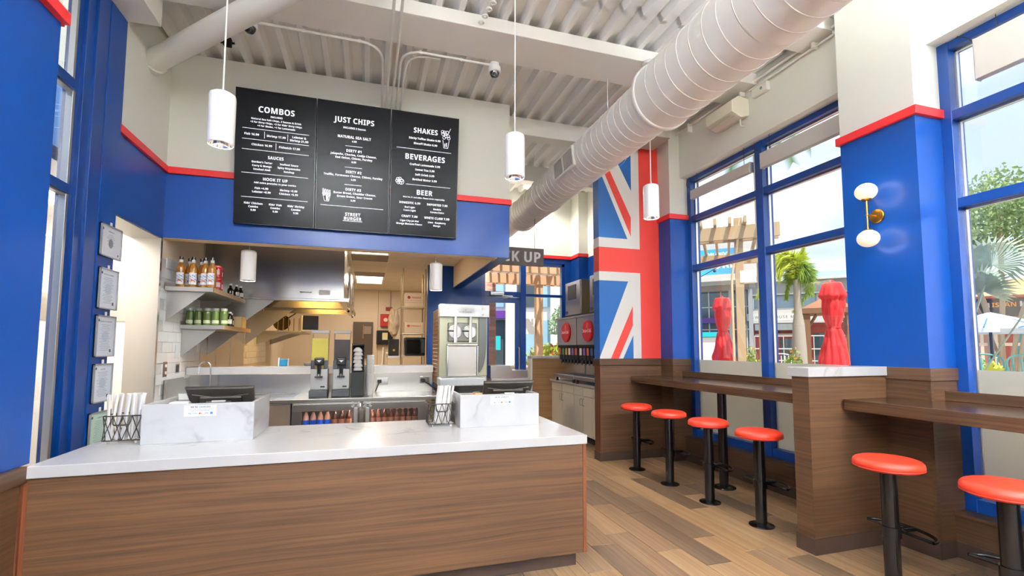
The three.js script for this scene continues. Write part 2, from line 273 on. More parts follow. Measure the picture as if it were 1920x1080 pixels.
troffer(-7.45, 'square ceiling light nearest the service opening'); troffer(-10.45, 'front half of the lit pair far back in the kitchen ceiling'); troffer(-11.05, 'rear half of the lit pair far back in the kitchen ceiling');

// ---------------------------------------------------------------- right side: wing wall with the flag, piers, windows
const FW = 0.92, FH = 4.425 - 1.31;                              // painted face: x 2.887..3.806, y 1.31..4.425
const tFlag = canvasTex(600, Math.round(600 * FH / FW), (g, w, h) => {
  const X = (x) => (x - 2.887) / FW * w, Y = (y) => (4.425 - y) / FH * h, R = '#d6392f', B = '#145a9f', W = '#e9e6e1';
  const poly = (c, p) => { g.fillStyle = c; g.beginPath(); p.forEach(([x, y], i) => i ? g.lineTo(X(x), Y(y)) : g.moveTo(X(x), Y(y))); g.closePath(); g.fill(); };
  g.fillStyle = B; g.fillRect(0, 0, w, h);
  poly(W, [[2.878, 1.31], [3.317, 2.338], [3.385, 2.338], [3.385, 1.62], [3.228, 1.31]]); poly(R, [[3.047, 1.31], [3.384, 2.01], [3.379, 1.749], [3.162, 1.31]]);
  poly(W, [[2.887, 3.87], [3.316, 2.915], [3.385, 2.915], [3.385, 3.58], [2.917, 4.425], [2.887, 4.425]]); poly(R, [[2.887, 3.99], [3.369, 2.951], [3.374, 3.21], [2.887, 4.18]]);
  g.fillStyle = W; g.fillRect(0, Y(2.915), w, Y(2.338) - Y(2.915)); g.fillRect(X(3.383), 0, w, h);
  g.fillStyle = R; g.fillRect(0, Y(2.785), w, Y(2.46) - Y(2.785)); g.fillRect(X(3.504), 0, w, h);
});
const tFlagSide = canvasTex(64, 1024, (g, w, h) => { const Y = (y) => (4.425 - y) / FH * h; g.fillStyle = '#1557a0'; g.fillRect(0, 0, w, h); g.fillStyle = '#e9e6e1'; g.fillRect(0, Y(2.915), w, Y(2.338) - Y(2.915)); g.fillStyle = '#d6392f'; g.fillRect(0, Y(2.785), w, Y(2.46) - Y(2.785)); });
{
  const w = struct('wall_wing');
  obj('wall_core', bx(2.89, 4.2, 1.31, 4.425, -5.685, -5.533), MT.blue, w);
  obj('flag_face', flat(new THREE.PlaneGeometry(FW, FH)).translate(2.887 + FW / 2, 1.31 + FH / 2, -5.53), printed(tFlag, 0.5), w);
  obj('flag_return', flat(new THREE.PlaneGeometry(0.155, FH)).rotateY(-PI / 2).translate(2.887, 1.31 + FH / 2, -5.6075), printed(tFlagSide, 0.5), w);
  obj('wainscot', bx(2.89, 4.1, 0.11, 1.22, -5.685, -5.535), MT.wood, w); obj('wainscot_edge', bx(2.884, 2.90, 0.11, 1.22, -5.685, -5.53, 0.002), MT.edge, w);
  obj('wainscot_cap', bx(2.875, 4.1, 1.22, 1.31, -5.70, -5.518, 0.004), MT.woodDark, w);
  const b = struct('baseboard_1'); obj('baseboard', [bx(2.882, 3.79, 0, 0.11, -5.53, -5.522), bx(2.874, 2.884, 0, 0.11, -5.69, -5.522)], MT.toe, b);
}
function pier(n, z0, z1) {                                        // pilaster between windows
  const w = struct('pillar_' + n);
  obj('painted_lower', bx(3.806, 4.2, 1.31, 3.167, z0, z1), MT.blue, w); obj('painted_upper', bx(3.806, 4.2, 3.167, 4.425, z0, z1), MT.beige, w);
  obj('wainscot', bx(3.806, 4.18, 0.11, 1.22, z0, z1), MT.wood, w); obj('wainscot_corner', bx(3.801, 3.83, 0.11, 1.22, z1 - 0.018, z1 + 0.004), MT.woodDark, w);
  obj('wainscot_cap', bx(3.794, 4.13, 1.22, 1.31, z0 - 0.012, z1 + 0.012, 0.004), MT.woodDark, w); obj('baseboard', bx(3.797, 4.13, 0, 0.11, z0 - 0.009, z1 + 0.009), MT.toe, w);
  const t = struct('trim_' + (n + 4)); obj('red_strip', bx(3.781, 4.14, 3.167, 3.233, z0 - 0.025, z1 + 0.025, 0.004), MT.red, t);
}
pier(1, -5.53, -5.27); pier(2, -2.905, -2.335); pier(3, 1.2, 1.8);
function bay(n, z0, z1, mulls, frost = true) {                    // knee wall, window and header between two piers
  const w = struct('wall_right_' + n);
  obj('knee_wall', bx(3.974, 4.28, 0, 0.285, z0, z1), MT.woodDark, w); obj('sill', bx(3.955, 4.11, 0.285, 0.31, z0, z1, 0.003), MT.woodDark, w); obj('baseboard', bx(3.965, 3.98, 0, 0.11, z0, z1), MT.toe, w);
  obj('header', bx(3.97, 4.28, 3.735, 4.52, z0, z1), MT.beige, w);
  const g = struct('window_' + n), X = 4.12, bars = [[z0, z0 + 0.07], [z1 - 0.07, z1], ...mulls.map((m) => [m - 0.05, m + 0.05])], f = (za, zb, y0, y1, o = 0) => bx(X - 0.03 + o, X + 0.10, y0, y1, za, zb, 0.003);
  obj('frame', [...bars.map(([a, b]) => f(a, b, 0.31, 3.735, -0.008)), f(z0, z1, 0.31, 0.40), f(z0, z1, 3.675, 3.735)], MT.frame, g);
  obj('transom', [f(z0, z1, 3.135, 3.205), f(z0, z1, 2.475, 2.545)], MT.frame, g);
  const edges = [z0 + 0.07, ...mulls.flatMap((m) => [m - 0.05, m + 0.05]), z1 - 0.07], beads = [];
  for (let i = 0; i < edges.length; i += 2) {
    const a = edges[i], b = edges[i + 1];
    for (const [y0, y1, k] of [[0.40, 1.297, 1], [1.297, 2.475, 0], [2.545, 3.135, 0], [3.205, 3.675, 0]]) {
      obj(k && frost ? 'frosted_pane' : 'pane', bx(X + 0.045, X + 0.051, y0, y1, a, b), k && frost ? MT.frost : MT.glass, g);
      beads.push(bx(X + 0.03, X + 0.056, y0, y1, a, a + 0.014), bx(X + 0.03, X + 0.056, y0, y1, b - 0.014, b)); if (!k) beads.push(bx(X + 0.03, X + 0.056, y1 - 0.014, y1, a, b));
    }
  }
  obj('glazing_bead', beads, MT.aluminium, g);
}
bay(3, -5.27, -2.905, [-4.055]); bay(4, -2.335, 1.2, [-0.57]); 
{ const w = struct('wall_right_rear'); obj('painted_lower', bx(3.97, 4.28, 0, 3.167, -8.4, -5.685), MT.blue, w); obj('painted_upper', bx(3.97, 4.28, 3.167, 4.52, -8.4, -5.685), MT.beige, w); 
  const n = struct('wall_right_near'); obj('painted_wall', bx(3.97, 4.28, 0, 4.52, 1.8, 3.4), MT.beige, n); }
{ // front of the shop, behind the camera: glazed storefront
  const w = struct('wall_front'); obj('header', bx(-2.2, 4.28, 3.6, 4.52, 3.3, 3.5), MT.beige, w); obj('knee_wall', bx(-2.2, 4.28, 0, 0.3, 3.3, 3.5), MT.wood, w);
  const g = struct('window_5'); obj('frame', [...[-2.2, -0.9, 0.4, 1.7, 3.0, 4.2].map((x) => bx(x, x + 0.08, 0.3, 3.6, 3.34, 3.46)), bx(-2.2, 4.28, 2.5, 2.57, 3.35, 3.45)], MT.frame, g);
  for (const x of [-2.12, -0.82, 0.48, 1.78, 3.08]) obj('pane', bx(x, x + 1.22, 0.3, 3.6, 3.39, 3.396), MT.glass, g);
}
{ // partition between the two counters
  const w = struct('wall_partition');
  obj('panel', bx(3.037, 3.806, 0.11, 1.243, -2.775, -2.634, 0.002), MT.wood, w); obj('baseboard', bx(3.030, 3.806, 0, 0.11, -2.782, -2.627), MT.toe, w);
  solo('marble_slab', 'white marble cap on the wood partition between the window counters', 'cap', bx(3.018, 3.80, 1.243, 1.312, -2.793, -2.616, 0.004), MT.marble);
}
// ---------------------------------------------------------------- round duct
{
  const t = thing('spiral_duct', 'large white round spiral air duct running under the deck, stepping down to a thinner tail', 'duct', [2.367, 3.604, 0]);
  const R1 = 0.28, R2 = 0.243, zc = (r, z0, z1, seg = 56) => tf(cyl(r, r, z1 - z0, seg, true), [0, 0, z0], [PI / 2, 0, 0]);
  const wallMat = std(0xece9e2, 0.34, 0.1); wallMat.side = THREE.DoubleSide;
  obj('wide_section', zc(R1, -3.36, 2.9), wallMat, t); obj('thin_section', zc(R2, -6.06, -3.44), wallMat, t); obj('tail_section', [zc(R2 - 0.004, -7.18, -6.02), tf(lathe([[0.239, 0], [0.20, 0.10], [0.16, 0.2], [0.16, 1.05]], 40), [0, 0, -7.15], [-PI / 2, 0, 0])], wallMat, t);
  const band = (r, z, w = 0.02, h = 0.012) => tf(lathe([[r, 0], [r + h, 0.004], [r + h, w - 0.004], [r, w]], 56), [0, 0, z], [PI / 2, 0, 0]);
  obj('reducer', [tf(lathe([[R2, 0], [R2 + 0.01, 0.03], [R1, 0.09]], 56), [0, 0, -3.45], [PI / 2, 0, 0]), band(R1, -3.37, 0.035, 0.014)], wallMat, t);
  obj('collar', [band(R2, -6.09, 0.06, 0.014), band(R2, -7.20, 0.05, 0.014), band(R2, -4.42, 0.012, 0.006)], wallMat, t);
  const helix = (r, z0, z1, pitch) => { const n = Math.round((z1 - z0) / pitch), pts = []; for (let i = 0; i <= n * 24; i++) { const a = i / 24 * 2 * PI; pts.push([Math.cos(a) * r, Math.sin(a) * r, z0 + (i / 24) * pitch]); } return flat(new THREE.TubeGeometry(new THREE.CatmullRomCurve3(pts.map((p) => V(...p))), n * 36, 0.0055, 4, false)); };
  obj('spiral_seam', [helix(R1, -3.25, 2.7, 0.135), helix(R2, -6.0, -3.5, 0.115), helix(R2 - 0.004, -7.1, -6.12, 0.115)], std(0xe2ded6, 0.4, 0.1), t);
  const v = new THREE.Group(); v.name = 'vent_grille'; v.position.set(-R2 + 0.002, -0.03, -4.92); v.rotation.z = 0.12; t.add(v);
  obj('vent_frame', [bx(-0.02, 0.01, -0.11, -0.09, -0.29, 0.29), bx(-0.02, 0.01, 0.09, 0.11, -0.29, 0.29), bx(-0.02, 0.01, -0.09, 0.09, -0.29, -0.27), bx(-0.02, 0.01, -0.09, 0.09, 0.27, 0.29), bx(-0.02, 0.01, -0.09, 0.09, -0.01, 0.01)], MT.offwhite, v);
  obj('vent_slats', [...Array(22)].map((_, i) => tf(bx(-0.012, 0.004, -0.088, 0.088, -0.0015, 0.0015), [0, 0, -0.26 + i * 0.0248])), std(0xc9c4b8, 0.5), v); obj('vent_back', bx(-0.004, 0.0, -0.09, 0.09, -0.27, 0.27), MT.dark, v);
  for (const z of [-2.2, -4.3, -6.6]) obj('hanger_strap', [tf(lathe([[R1 + 0.006, -0.01], [R1 + 0.006, 0.01]], 40), [0, 0, z], [PI / 2, 0, 0], [z < -3.4 ? R2 / R1 : 1, z < -3.4 ? R2 / R1 : 1, 1]), rod([0, z < -3.4 ? R2 : R1, z], [0, 0.85, z], 0.004)], MT.offwhite, t);
}
// ---------------------------------------------------------------- pendants
const pendantGeo = {
  shade: lathe([[0.006, 0.33], [0.058, 0.328], [0.072, 0.318], [0.075, 0.30], [0.075, 0.004], [0.073, 0], [0.068, 0.0], [0.068, 0.30], [0.055, 0.31], [0.006, 0.312]], 40),
  cone: lathe([[0.0675, 0.004], [0.06, 0.03], [0.047, 0.075], [0.044, 0.08]], 32), disc: cyl(0.044, 0.044, 0.004, 24),
};
function pendant(label, p, top, power, canopyR = 0.06) {
  const t = thing('pendant_lamp', label, 'lamp', p);
  obj('lamp_shade', pendantGeo.shade.clone(), MT.whiteGloss, t); obj('reflector', pendantGeo.cone.clone(), MT.chrome, t).castShadow = false;
  obj('bulb', pendantGeo.disc.clone().translate(0, 0.078, 0), lit(0xffe9cf, 2.5), t);
  obj('cord', rod([0, 0.325, 0], [0, top - p[1], 0], 0.005), MT.offwhite, t); obj('canopy', lathe([[0, 0], [canopyR * 0.9, 0], [canopyR, 0.008], [canopyR, 0.03], [0, 0.03]], 28).translate(0, top - p[1] - 0.03, 0), MT.white, t);
  obj('strain_relief', lathe([[0.012, 0], [0.010, 0.03], [0.006, 0.05]], 12).translate(0, 0.325, 0), MT.aluminium, t);
  const l = new THREE.SpotLight(0xfff1e2, power * LAMP, 0, 1.15, 0.7, 2); l.position.set(0, 0.07, 0); l.target.position.set(0, -2, 0); l.shadow.radius = 4; l.castShadow = true; l.name = 'light'; t.add(l, l.target);
  return t;
}
pendant('white cylinder pendant hanging left of the black menu boards', [-0.905, 2.705, -3.25], 4.42, 6);
pendant('white cylinder pendant hanging right of the menu boards, its round mount on the beam', [1.012, 2.705, -3.25], 4.42, 5, 0.09);
pendant('white cylinder pendant hanging in front of the flag wall', [2.62, 2.715, -3.92], 4.3, 12);
pendant('small white cylinder pendant under the bulkhead in front of the steel hood', [-1.25, 2.16, -5.62], 2.94, 6, 0.05);
pendant('small white cylinder pendant under the bulkhead above the frozen drink machine', [0.76, 2.13, -5.6], 2.94, 6, 0.05);
for (const [x, z, w] of [[-0.9, 0.4, 'left'], [1.0, 0.4, 'middle'], [3.3, -0.6, 'right']]) pendant(`white cylinder pendant above the front of the shop, ${w} of three`, [x, 2.705, z], 4.42, 6);
for (const [x, z, w] of [[-0.8, 0.9, 'left front'], [2.9, 0.9, 'right front'], [-0.8, 2.5, 'left rear'], [2.9, 2.5, 'right rear']]) {
  const t = thing('bowl_pendant', `white bowl uplight pendant in the front of the shop, ${w} of four`, 'lamp', [x, 3.05, z]);
  obj('bowl', lathe([[0, 0], [0.12, 0.01], [0.21, 0.06], [0.25, 0.13], [0.245, 0.135], [0.2, 0.07], [0.11, 0.02], [0, 0.012]], 40), MT.whiteGloss, t); obj('bulb_disc', cyl(0.16, 0.16, 0.006, 32).translate(0, 0.075, 0), lit(0xfff6ea, 3), t); obj('stem', rod([0, 0.08, 0], [0, 1.37, 0], 0.006), MT.brass, t); obj('canopy', cyl(0.07, 0.07, 0.025, 24).translate(0, 1.348, 0), MT.brass, t);
  const l = new THREE.SpotLight(0xebf2ff, 205 * LAMP, 0, 1.4, 0.35, 2); l.position.set(0, 0.10, 0); l.target.position.set(0, 2, 0); l.castShadow = true; l.shadow.radius = 12; l.name = 'light'; t.add(l, l.target);
}
{
  const t = thing('disc_light', 'round flush ceiling light above the drinks counter, behind the last beam', 'light', [2.8, 4.36, -7.85]);
  obj('housing', cyl(0.2, 0.19, 0.065, 36), MT.white, t); obj('diffuser', cyl(0.175, 0.175, 0.006, 36).translate(0, -0.004, 0), lit(0xfff6ea, 2.5), t);
  const l = new THREE.SpotLight(0xfff6ee, 9 * LAMP, 0, 1.45, 0.3, 2); l.position.set(0, -0.01, 0); l.target.position.set(0, -2, 0); l.castShadow = true; l.shadow.radius = 15; l.name = 'light'; t.add(l, l.target);
}
{
  const t = thing('ceiling_strap', 'perforated white hanging strap slanting from the ceiling hub to the beam', 'strap', [1.0, 4.3, -3.7]);
  const a = [0.02, 0.12, 0.3], b = [-0.14, 0.0, -0.32]; obj('strap', [...Array(9)].map((_, i) => { const k = i / 9, q = [a[0] + (b[0] - a[0]) * k, a[1] + (b[1] - a[1]) * k, a[2] + (b[2] - a[2]) * k]; return tf(new THREE.TorusGeometry(0.022, 0.008, 6, 14), q, [PI / 2, 0, 0.4]); }), MT.offwhite, t);
  obj('hub', lathe([[0, 0], [0.07, 0], [0.08, 0.03], [0.08, 0.1], [0, 0.1]], 24).translate(0.02, 0.02, 0.36), MT.offwhite, t);
}
// ---------------------------------------------------------------- conduits, cameras, speakers
{
  const pipes = [['straight white conduit running back to the wall above the menu, left one', [[0.14, 4.235, 1.0], [0.14, 4.235, -4.5], [0.135, 4.165, -5.35]]], ['straight white conduit running back to the wall above the menu, right one', [[0.205, 4.235, 1.0], [0.205, 4.235, -4.5], [0.19, 4.165, -5.35]]],
    ['white conduit bending from the left camera back to the menu wall', [[-0.98, 4.28, -4.40], [0.07, 4.28, -4.40], [0.095, 4.165, -5.35]]], ['white conduit bending from the middle camera back to the menu wall', [[1.12, 4.28, -4.40], [0.245, 4.28, -4.40], [0.245, 4.165, -5.35]]], ['shorter white conduit bending beside the camera conduit to the menu wall', [[0.62, 4.285, -4.46], [0.30, 4.285, -4.46], [0.288, 4.16, -5.35]]]];
  for (const [l, p] of pipes) { const t = thing('conduit', l, 'conduit'); obj('pipe', pipe(p, 0.0125, 0.22, 60), MT.offwhite, t); const [a, b] = p; for (const k of [0.35, 0.8]) obj('clip', rod([a[0] + (b[0] - a[0]) * k, a[1], a[2] + (b[2] - a[2]) * k - 0.008], [a[0] + (b[0] - a[0]) * k, a[1], a[2] + (b[2] - a[2]) * k + 0.008], 0.018), MT.offwhite, t); }
  const w = thing('conduit', 'white conduit along the top of the window wall under the deck', 'conduit'); obj('pipe', [rod([3.93, 4.33, 1.0], [3.93, 4.33, -5.5], 0.016), rod([3.945, 4.27, 1.0], [3.945, 4.27, -4.0], 0.012)], MT.offwhite, w); for (let z = -5; z < 0.5; z += 0.9) obj('clip', bx(3.90, 3.97, 4.25, 4.355, z - 0.012, z + 0.012), MT.offwhite, w);
}
function domeCam(label, p, up) {
  const t = thing('security_camera', label, 'camera', p);
  obj('housing', lathe([[0.0, 0.11], [0.05, 0.108], [0.062, 0.095], [0.064, 0.05], [0.058, 0.04], [0, 0.04]], 28), MT.whiteGloss, t); obj('dome', lathe([[0, -0.012], [0.025, -0.006], [0.04, 0.01], [0.048, 0.03], [0.05, 0.042]], 28), phys(0x141418, 0.08, { clearcoat: 1 }), t);
  obj('mount', cyl(0.045, 0.045, up, 24).translate(0, 0.11, 0), MT.white, t); obj('lens_ring', tf(new THREE.TorusGeometry(0.018, 0.006, 6, 16), [-0.01, 0.004, 0.035], [0.5, 0, 0]), MT.darkGrey, t);
}
domeCam('dome security camera under the beam near the diagonal pipe', [-1.04, 4.165, -4.38], 0.03); domeCam('dome security camera under the beam beside the right-hand pendant cord', [1.155, 4.165, -4.40], 0.03);
{
  const t = thing('diagonal_pipe', 'thick white round pipe slanting from the left wall up to the ceiling', 'pipe', [-1.95, 4.06, -4.92]);
  obj('pipe', [rod([0.01, 0, 0], [1.9, 0.18, 1.67], 0.095, 36), tf(new THREE.SphereGeometry(0.095, 24, 16), [1.9, 0.18, 1.67]), rod([1.9, 0.18, 1.67], [1.9, 0.36, 1.67], 0.095, 30)], MT.offwhite, t); obj('flange', rod([-0.005, -0.001, -0.004], [0.03, 0.004, 0.026], 0.115, 36), MT.offwhite, t);
  const c = thing('black_clamp', 'small black cable clamp on the deck behind the diagonal pipe', 'clamp', [-1.36, 4.37, -4.95]); obj('body', bx(-0.035, 0.035, -0.03, 0.05, -0.025, 0.025, 0.008), MT.blackMatte, c); obj('strap', rod([-0.06, 0, 0], [0.06, 0.01, 0], 0.01), MT.blackMatte, c);
}
{
  const sp = thing('wall_speaker', 'boxy cream loudspeaker on the wall above the window mullion', 'speaker', [3.97, 4.1, -4.25], 0);
  const s = new THREE.Shape(); s.moveTo(0, -0.08); s.lineTo(-0.10, -0.11); s.lineTo(-0.22, -0.06); s.lineTo(-0.22, 0.06); s.lineTo(-0.13, 0.12); s.lineTo(0, 0.10); s.closePath();
  obj('cabinet', ext(s, 0.40, 0.006).translate(0, 0, -0.2), std(0xe4dfcc, 0.5), sp); obj('grille', tf(bx(-0.004, 0.004, -0.055, 0.06, -0.17, 0.17, 0.003), [-0.168, -0.092, 0], [0, 0, -1.17]), std(0xd5cfb7, 0.7), sp); obj('bracket', [rod([-0.06, -0.10, 0.14], [-0.06, -0.18, 0.14], 0.008), rod([-0.06, -0.18, 0.14], [0, -0.18, 0.14], 0.008)], MT.offwhite, sp);
  const j = thing('junction_box', 'white painted junction box on the conduit above the pier', 'box', [3.95, 4.24, -2.72]); obj('body', bx(-0.03, 0.02, -0.06, 0.06, -0.15, 0.15, 0.015), MT.offwhite, j); obj('elbow', pipe([[-0.01, 0, -0.15], [-0.01, -0.01, -0.25], [-0.01, 0.05, -0.30]], 0.014, 0.05, 20), MT.offwhite, j);
  const k = thing('junction_box', 'small white box on the conduit beside the wall loudspeaker', 'box', [3.95, 4.2, -3.85]); obj('body', bx(-0.03, 0.02, -0.05, 0.05, -0.1, 0.1, 0.01), MT.offwhite, k); obj('knockout', tf(cyl(0.015, 0.015, 0.004, 14), [-0.031, 0, 0.03], [0, 0, PI / 2]), MT.grey, k);
  const h = thing('duct_box', 'grey metal duct box beside the flag below the round duct', 'duct', [3.3, 4.13, -5.2]); obj('body', bx(-0.2, 0.35, 0, 0.28, -0.2, 0.2, 0.01), std(0xa9a598, 0.6), h); obj('seam', bx(-0.205, 0.355, 0.12, 0.14, -0.205, 0.205), MT.grey, h);
}
// ---------------------------------------------------------------- hanging window signs seen from the back
function windowSign(label, z0, z1, y0, y1) {
  const t = thing('window_sign', label, 'sign', [4.03, y0, (z0 + z1) / 2]); const L = (z1 - z0) / 2;
  obj('back_panel', bx(-0.03, 0.03, 0, y1 - y0, -L, L, 0.004), std(0xd3d0c6, 0.6), t); for (const k of [-1, 1]) obj('edge_band', bx(-0.025, 0.032, -0.004, y1 - y0 + 0.004, k * L - 0.005, k * L + 0.005), MT.aluminium, t);
  for (const k of [-0.8, 0.8]) obj('hanging_wire', rod([0, y1 - y0, L * k], [0, 3.72 - y0, L * k], 0.003, 6), MT.wire, t);
  obj('power_lead', tube([[0, y1 - y0 - 0.03, -L], [0.01, y1 - y0 + 0.05, -L - 0.05], [0, y1 - y0 + 0.09, -L - 0.10], [0.01, 3.70 - y0, -L - 0.11]], 0.004, 24, 6), MT.wire, t);
}
windowSign('grey back of the hanging window sign left of the mullion', -5.10, -4.10, 3.40, 3.51); windowSign('grey back of the hanging window sign right of the mullion', -3.95, -2.93, 3.385, 3.55); windowSign('taller grey back of the hanging sign in the window beyond the pier', -2.07, -0.9, 3.32, 3.61);
// ---------------------------------------------------------------- wall sconce
{
  const t = thing('wall_sconce', 'brass wall lamp with two round white globes on the blue pier', 'lamp', [3.806, 2.485, -2.63]);
  obj('back_plate', tf(lathe([[0, 0], [0.052, 0], [0.055, 0.004], [0.055, 0.014], [0.05, 0.02], [0, 0.022]], 36), [0, 0, 0], [0, 0, PI / 2]), MT.brass, t);
  obj('arm', [rod([-0.02, 0, 0], [-0.115, 0, 0], 0.007, 14), rod([-0.115, -0.12, 0], [-0.115, 0.12, 0], 0.007, 14), tf(new THREE.SphereGeometry(0.011, 16, 10), [-0.115, 0, 0])], MT.brass, t);
  for (const s of [1, -1]) {
    const g = obj('globe', tf(new THREE.SphereGeometry(0.075, 40, 24), [-0.115, s * 0.185, 0], [0, 0, 0], [1, 0.88, 1]), new THREE.MeshStandardMaterial({ color: 0xd8ccb8, roughness: 0.5, emissive: 0xffe6c4, emissiveIntensity: 0.36 }), t); g.castShadow = false;
    obj('cup', tf(lathe([[0.008, 0], [0.03, 0.004], [0.036, 0.012]], 20), [-0.115, s * 0.112, 0], [s > 0 ? 0 : PI, 0, 0]), MT.brass, t);
    const l = new THREE.PointLight(0xfff0dc, 0.15 * LAMP, 0, 2); l.position.set(-0.115, s * 0.185, 0); l.castShadow = true; l.shadow.radius = 6; l.name = 'light'; t.add(l);
  }
}
// ---------------------------------------------------------------- window counters
function windowTable(label, z0, z1) {
  const t = thing('window_counter', label, 'counter', [3.336, 0, z0]); const L = z1 - z0;
  obj('counter_top', bx(0, 0.63, 1.0, 1.08, 0.002, L - 0.002, 0.004), MT.woodTable, t); obj('back_strip', bx(0.61, 0.632, 1.08, 1.15, 0.002, L - 0.002, 0.003), MT.woodDark, t);
  return t;
}
const tb1 = windowTable('dark wood window counter between the flag wall and the partition', -5.518, -2.793);
obj('post', cyl(0.045, 0.045, 1.0, 28).translate(0.25, 0, 1.37), MT.black, tb1); obj('foot_plate', lathe([[0, 0], [0.115, 0], [0.115, 0.008], [0.09, 0.018], [0.05, 0.03], [0, 0.03]], 36).translate(0.25, 0, 1.37), MT.black, tb1);
const tb2 = windowTable('dark wood window counter nearest the viewer beside the partition', -2.616, 1.2);
obj('post', cyl(0.045, 0.045, 1.0, 28).translate(0.25, 0, 2.4), MT.black, tb2); obj('foot_plate', lathe([[0, 0], [0.115, 0], [0.115, 0.008], [0.09, 0.018], [0.05, 0.03], [0, 0.03]], 36).translate(0.25, 0, 2.4), MT.black, tb2);
// ---------------------------------------------------------------- stools
function makeStool(label) {
  const t = thing('bar_stool', label, 'stool', [0, 0, 0], 0, 'red bar stools along the window counters');
  obj('seat', lathe([[0, 0.0], [0.13, 0.0], [0.160, 0.004], [0.176, 0.014], [0.181, 0.026], [0.1815, 0.036], [0.178, 0.05], [0.168, 0.061], [0.15, 0.068], [0.09, 0.073], [0, 0.074]], 56).translate(0, 0.705, 0), MT.seat, t);
  obj('seat_piping', [tf(new THREE.TorusGeometry(0.179, 0.0035, 8, 56), [0, 0.722, 0], [PI / 2, 0, 0])], std(0xb92c1b, 0.5), t);
  obj('seat_plate', cyl(0.07, 0.09, 0.012, 28).translate(0, 0.693, 0), MT.blackMatte, t);
  obj('column', cyl(0.043, 0.043, 0.69, 32).translate(0, 0.005, 0), MT.black, t);
  obj('base_plate', lathe([[0, 0], [0.094, 0], [0.097, 0.004], [0.095, 0.009], [0.06, 0.014], [0.045, 0.026], [0, 0.026]], 40), MT.black, t);
  const ft = []; for (let i = 0; i <= 20; i++) { const a = -PI / 2 + i / 20 * PI; ft.push([0.055 + Math.cos(a) * 0.12, 0.335, Math.sin(a) * 0.20]); }
  obj('foot_rest', [tube(ft, 0.010, 48, 8), rod([0.055, 0.335, -0.2], [0.055, 0.335, 0.2], 0.010), bx(-0.048, 0.175, 0.322, 0.348, -0.012, 0.012, 0.004), cyl(0.052, 0.052, 0.06, 28).translate(0, 0.305, 0)], MT.black, t);
  return t;
}
const stool = makeStool('red round stool beside the flag wall, first of the far row'); stool.position.set(3.115, 0, -5.05);
dup(stool, 'red round stool second from the flag wall', [3.115, 0, -4.41], 0.06); dup(stool, 'red round stool in front of the black counter post', [3.115, 0, -3.795], -0.05); dup(stool, 'red round stool in the far row closest to the partition', [3.118, 0, -3.19], 0.1);
dup(stool, 'red round stool just in front of the wood partition', [3.09, 0, -2.155], -0.1); dup(stool, 'red round stool cut off by the right edge of the photo', [3.10, 0, -1.59], 0.05);
// ---------------------------------------------------------------- front counter
{
  const t = thing('service_counter', 'long wood-panelled order counter facing the viewer', 'counter', [-0.09, 0, -3.4]);
  obj('front_panel', bx(-1.50, 1.482, 0.102, 0.806, 0.44, 0.47), MT.wood, t); obj('end_panel', [bx(1.482, 1.506, 0.102, 0.806, -0.46, 0.475, 0.001)], MT.edge, t);
  obj('carcass', bx(-1.49, 1.48, 0.11, 0.80, -0.42, 0.44), MT.woodDark, t); obj('left_filler', bx(-1.508, -1.478, 0.0, 0.806, 0.42, 0.472), MT.edge, t);
  obj('toe_kick', bx(-1.49, 1.455, 0, 0.104, -0.4, 0.41), MT.toe, t);
  solo('marble_worktop', 'thick white marble slab on top of the wood order counter', 'countertop', bx(-1.58, 1.422, 0.807, 0.866, -3.89, -2.918, 0.004), MT.marble);
}
const tSticker = canvasTex(512, 192, (g, w, h) => {
  g.fillStyle = '#eef0f6'; g.fillRect(0, 0, w, h); g.fillStyle = '#1f2a52'; g.textAlign = 'center'; g.font = 'bold 40px sans-serif'; g.fillText("WE'RE CASHLESS", w / 2, 46);
  g.font = '19px sans-serif'; g.fillStyle = '#4a5378'; g.fillText('For your safety we accept contactless payment', w / 2, 78); g.fillText('credit cards and debit cards only', w / 2, 102);
  g.font = 'bold 26px sans-serif'; g.fillStyle = '#22284a'; g.fillText('Pay', 92, 150); g.fillStyle = '#3f9a63'; g.fillText('G Pay', 172, 150); g.fillStyle = '#d5342a'; g.beginPath(); g.arc(248, 142, 15, 0, 7); g.fill(); g.fillStyle = '#e99a2b'; g.beginPath(); g.arc(268, 142, 13, 0, 7); g.fill(); g.fillStyle = '#253a86'; g.font = 'italic bold 27px sans-serif'; g.fillText('VISA', 350, 151); g.fillStyle = '#2a6fb3'; g.fillRect(412, 122, 40, 36);
});
function marbleBox(label, x0, x1, zf, zb, sx) {
  const t = thing('marble_screen', label, 'counter box', [(x0 + x1) / 2, 0.866, zf]); const W = (x1 - x0) / 2, D = zf - zb, H = 0.236;
  obj('front_panel', bx(-W, W, 0, H, -0.02, 0, 0.002), MT.marble, t); obj('side_panel', bx(-W, -W + 0.02, 0, H, -D, -0.0205, 0.002), MT.marble, t); obj('side_panel', bx(W - 0.02, W, 0, H, -D, -0.0205, 0.002), MT.marble, t);
  obj('payment_sticker', sheet(0.175, 0.068).translate(sx, 0.192, 0.0005), printed(tSticker, 0.3), t); return t;
}
marbleBox('left white marble till screen with a payment sticker, under the left pendant', -1.288, -0.684, -3.372, -3.87, 0.005);
marbleBox('right white marble till screen with a payment sticker, in front of the frozen drink machine', 0.653, 1.262, -3.422, -3.84, 0.01);
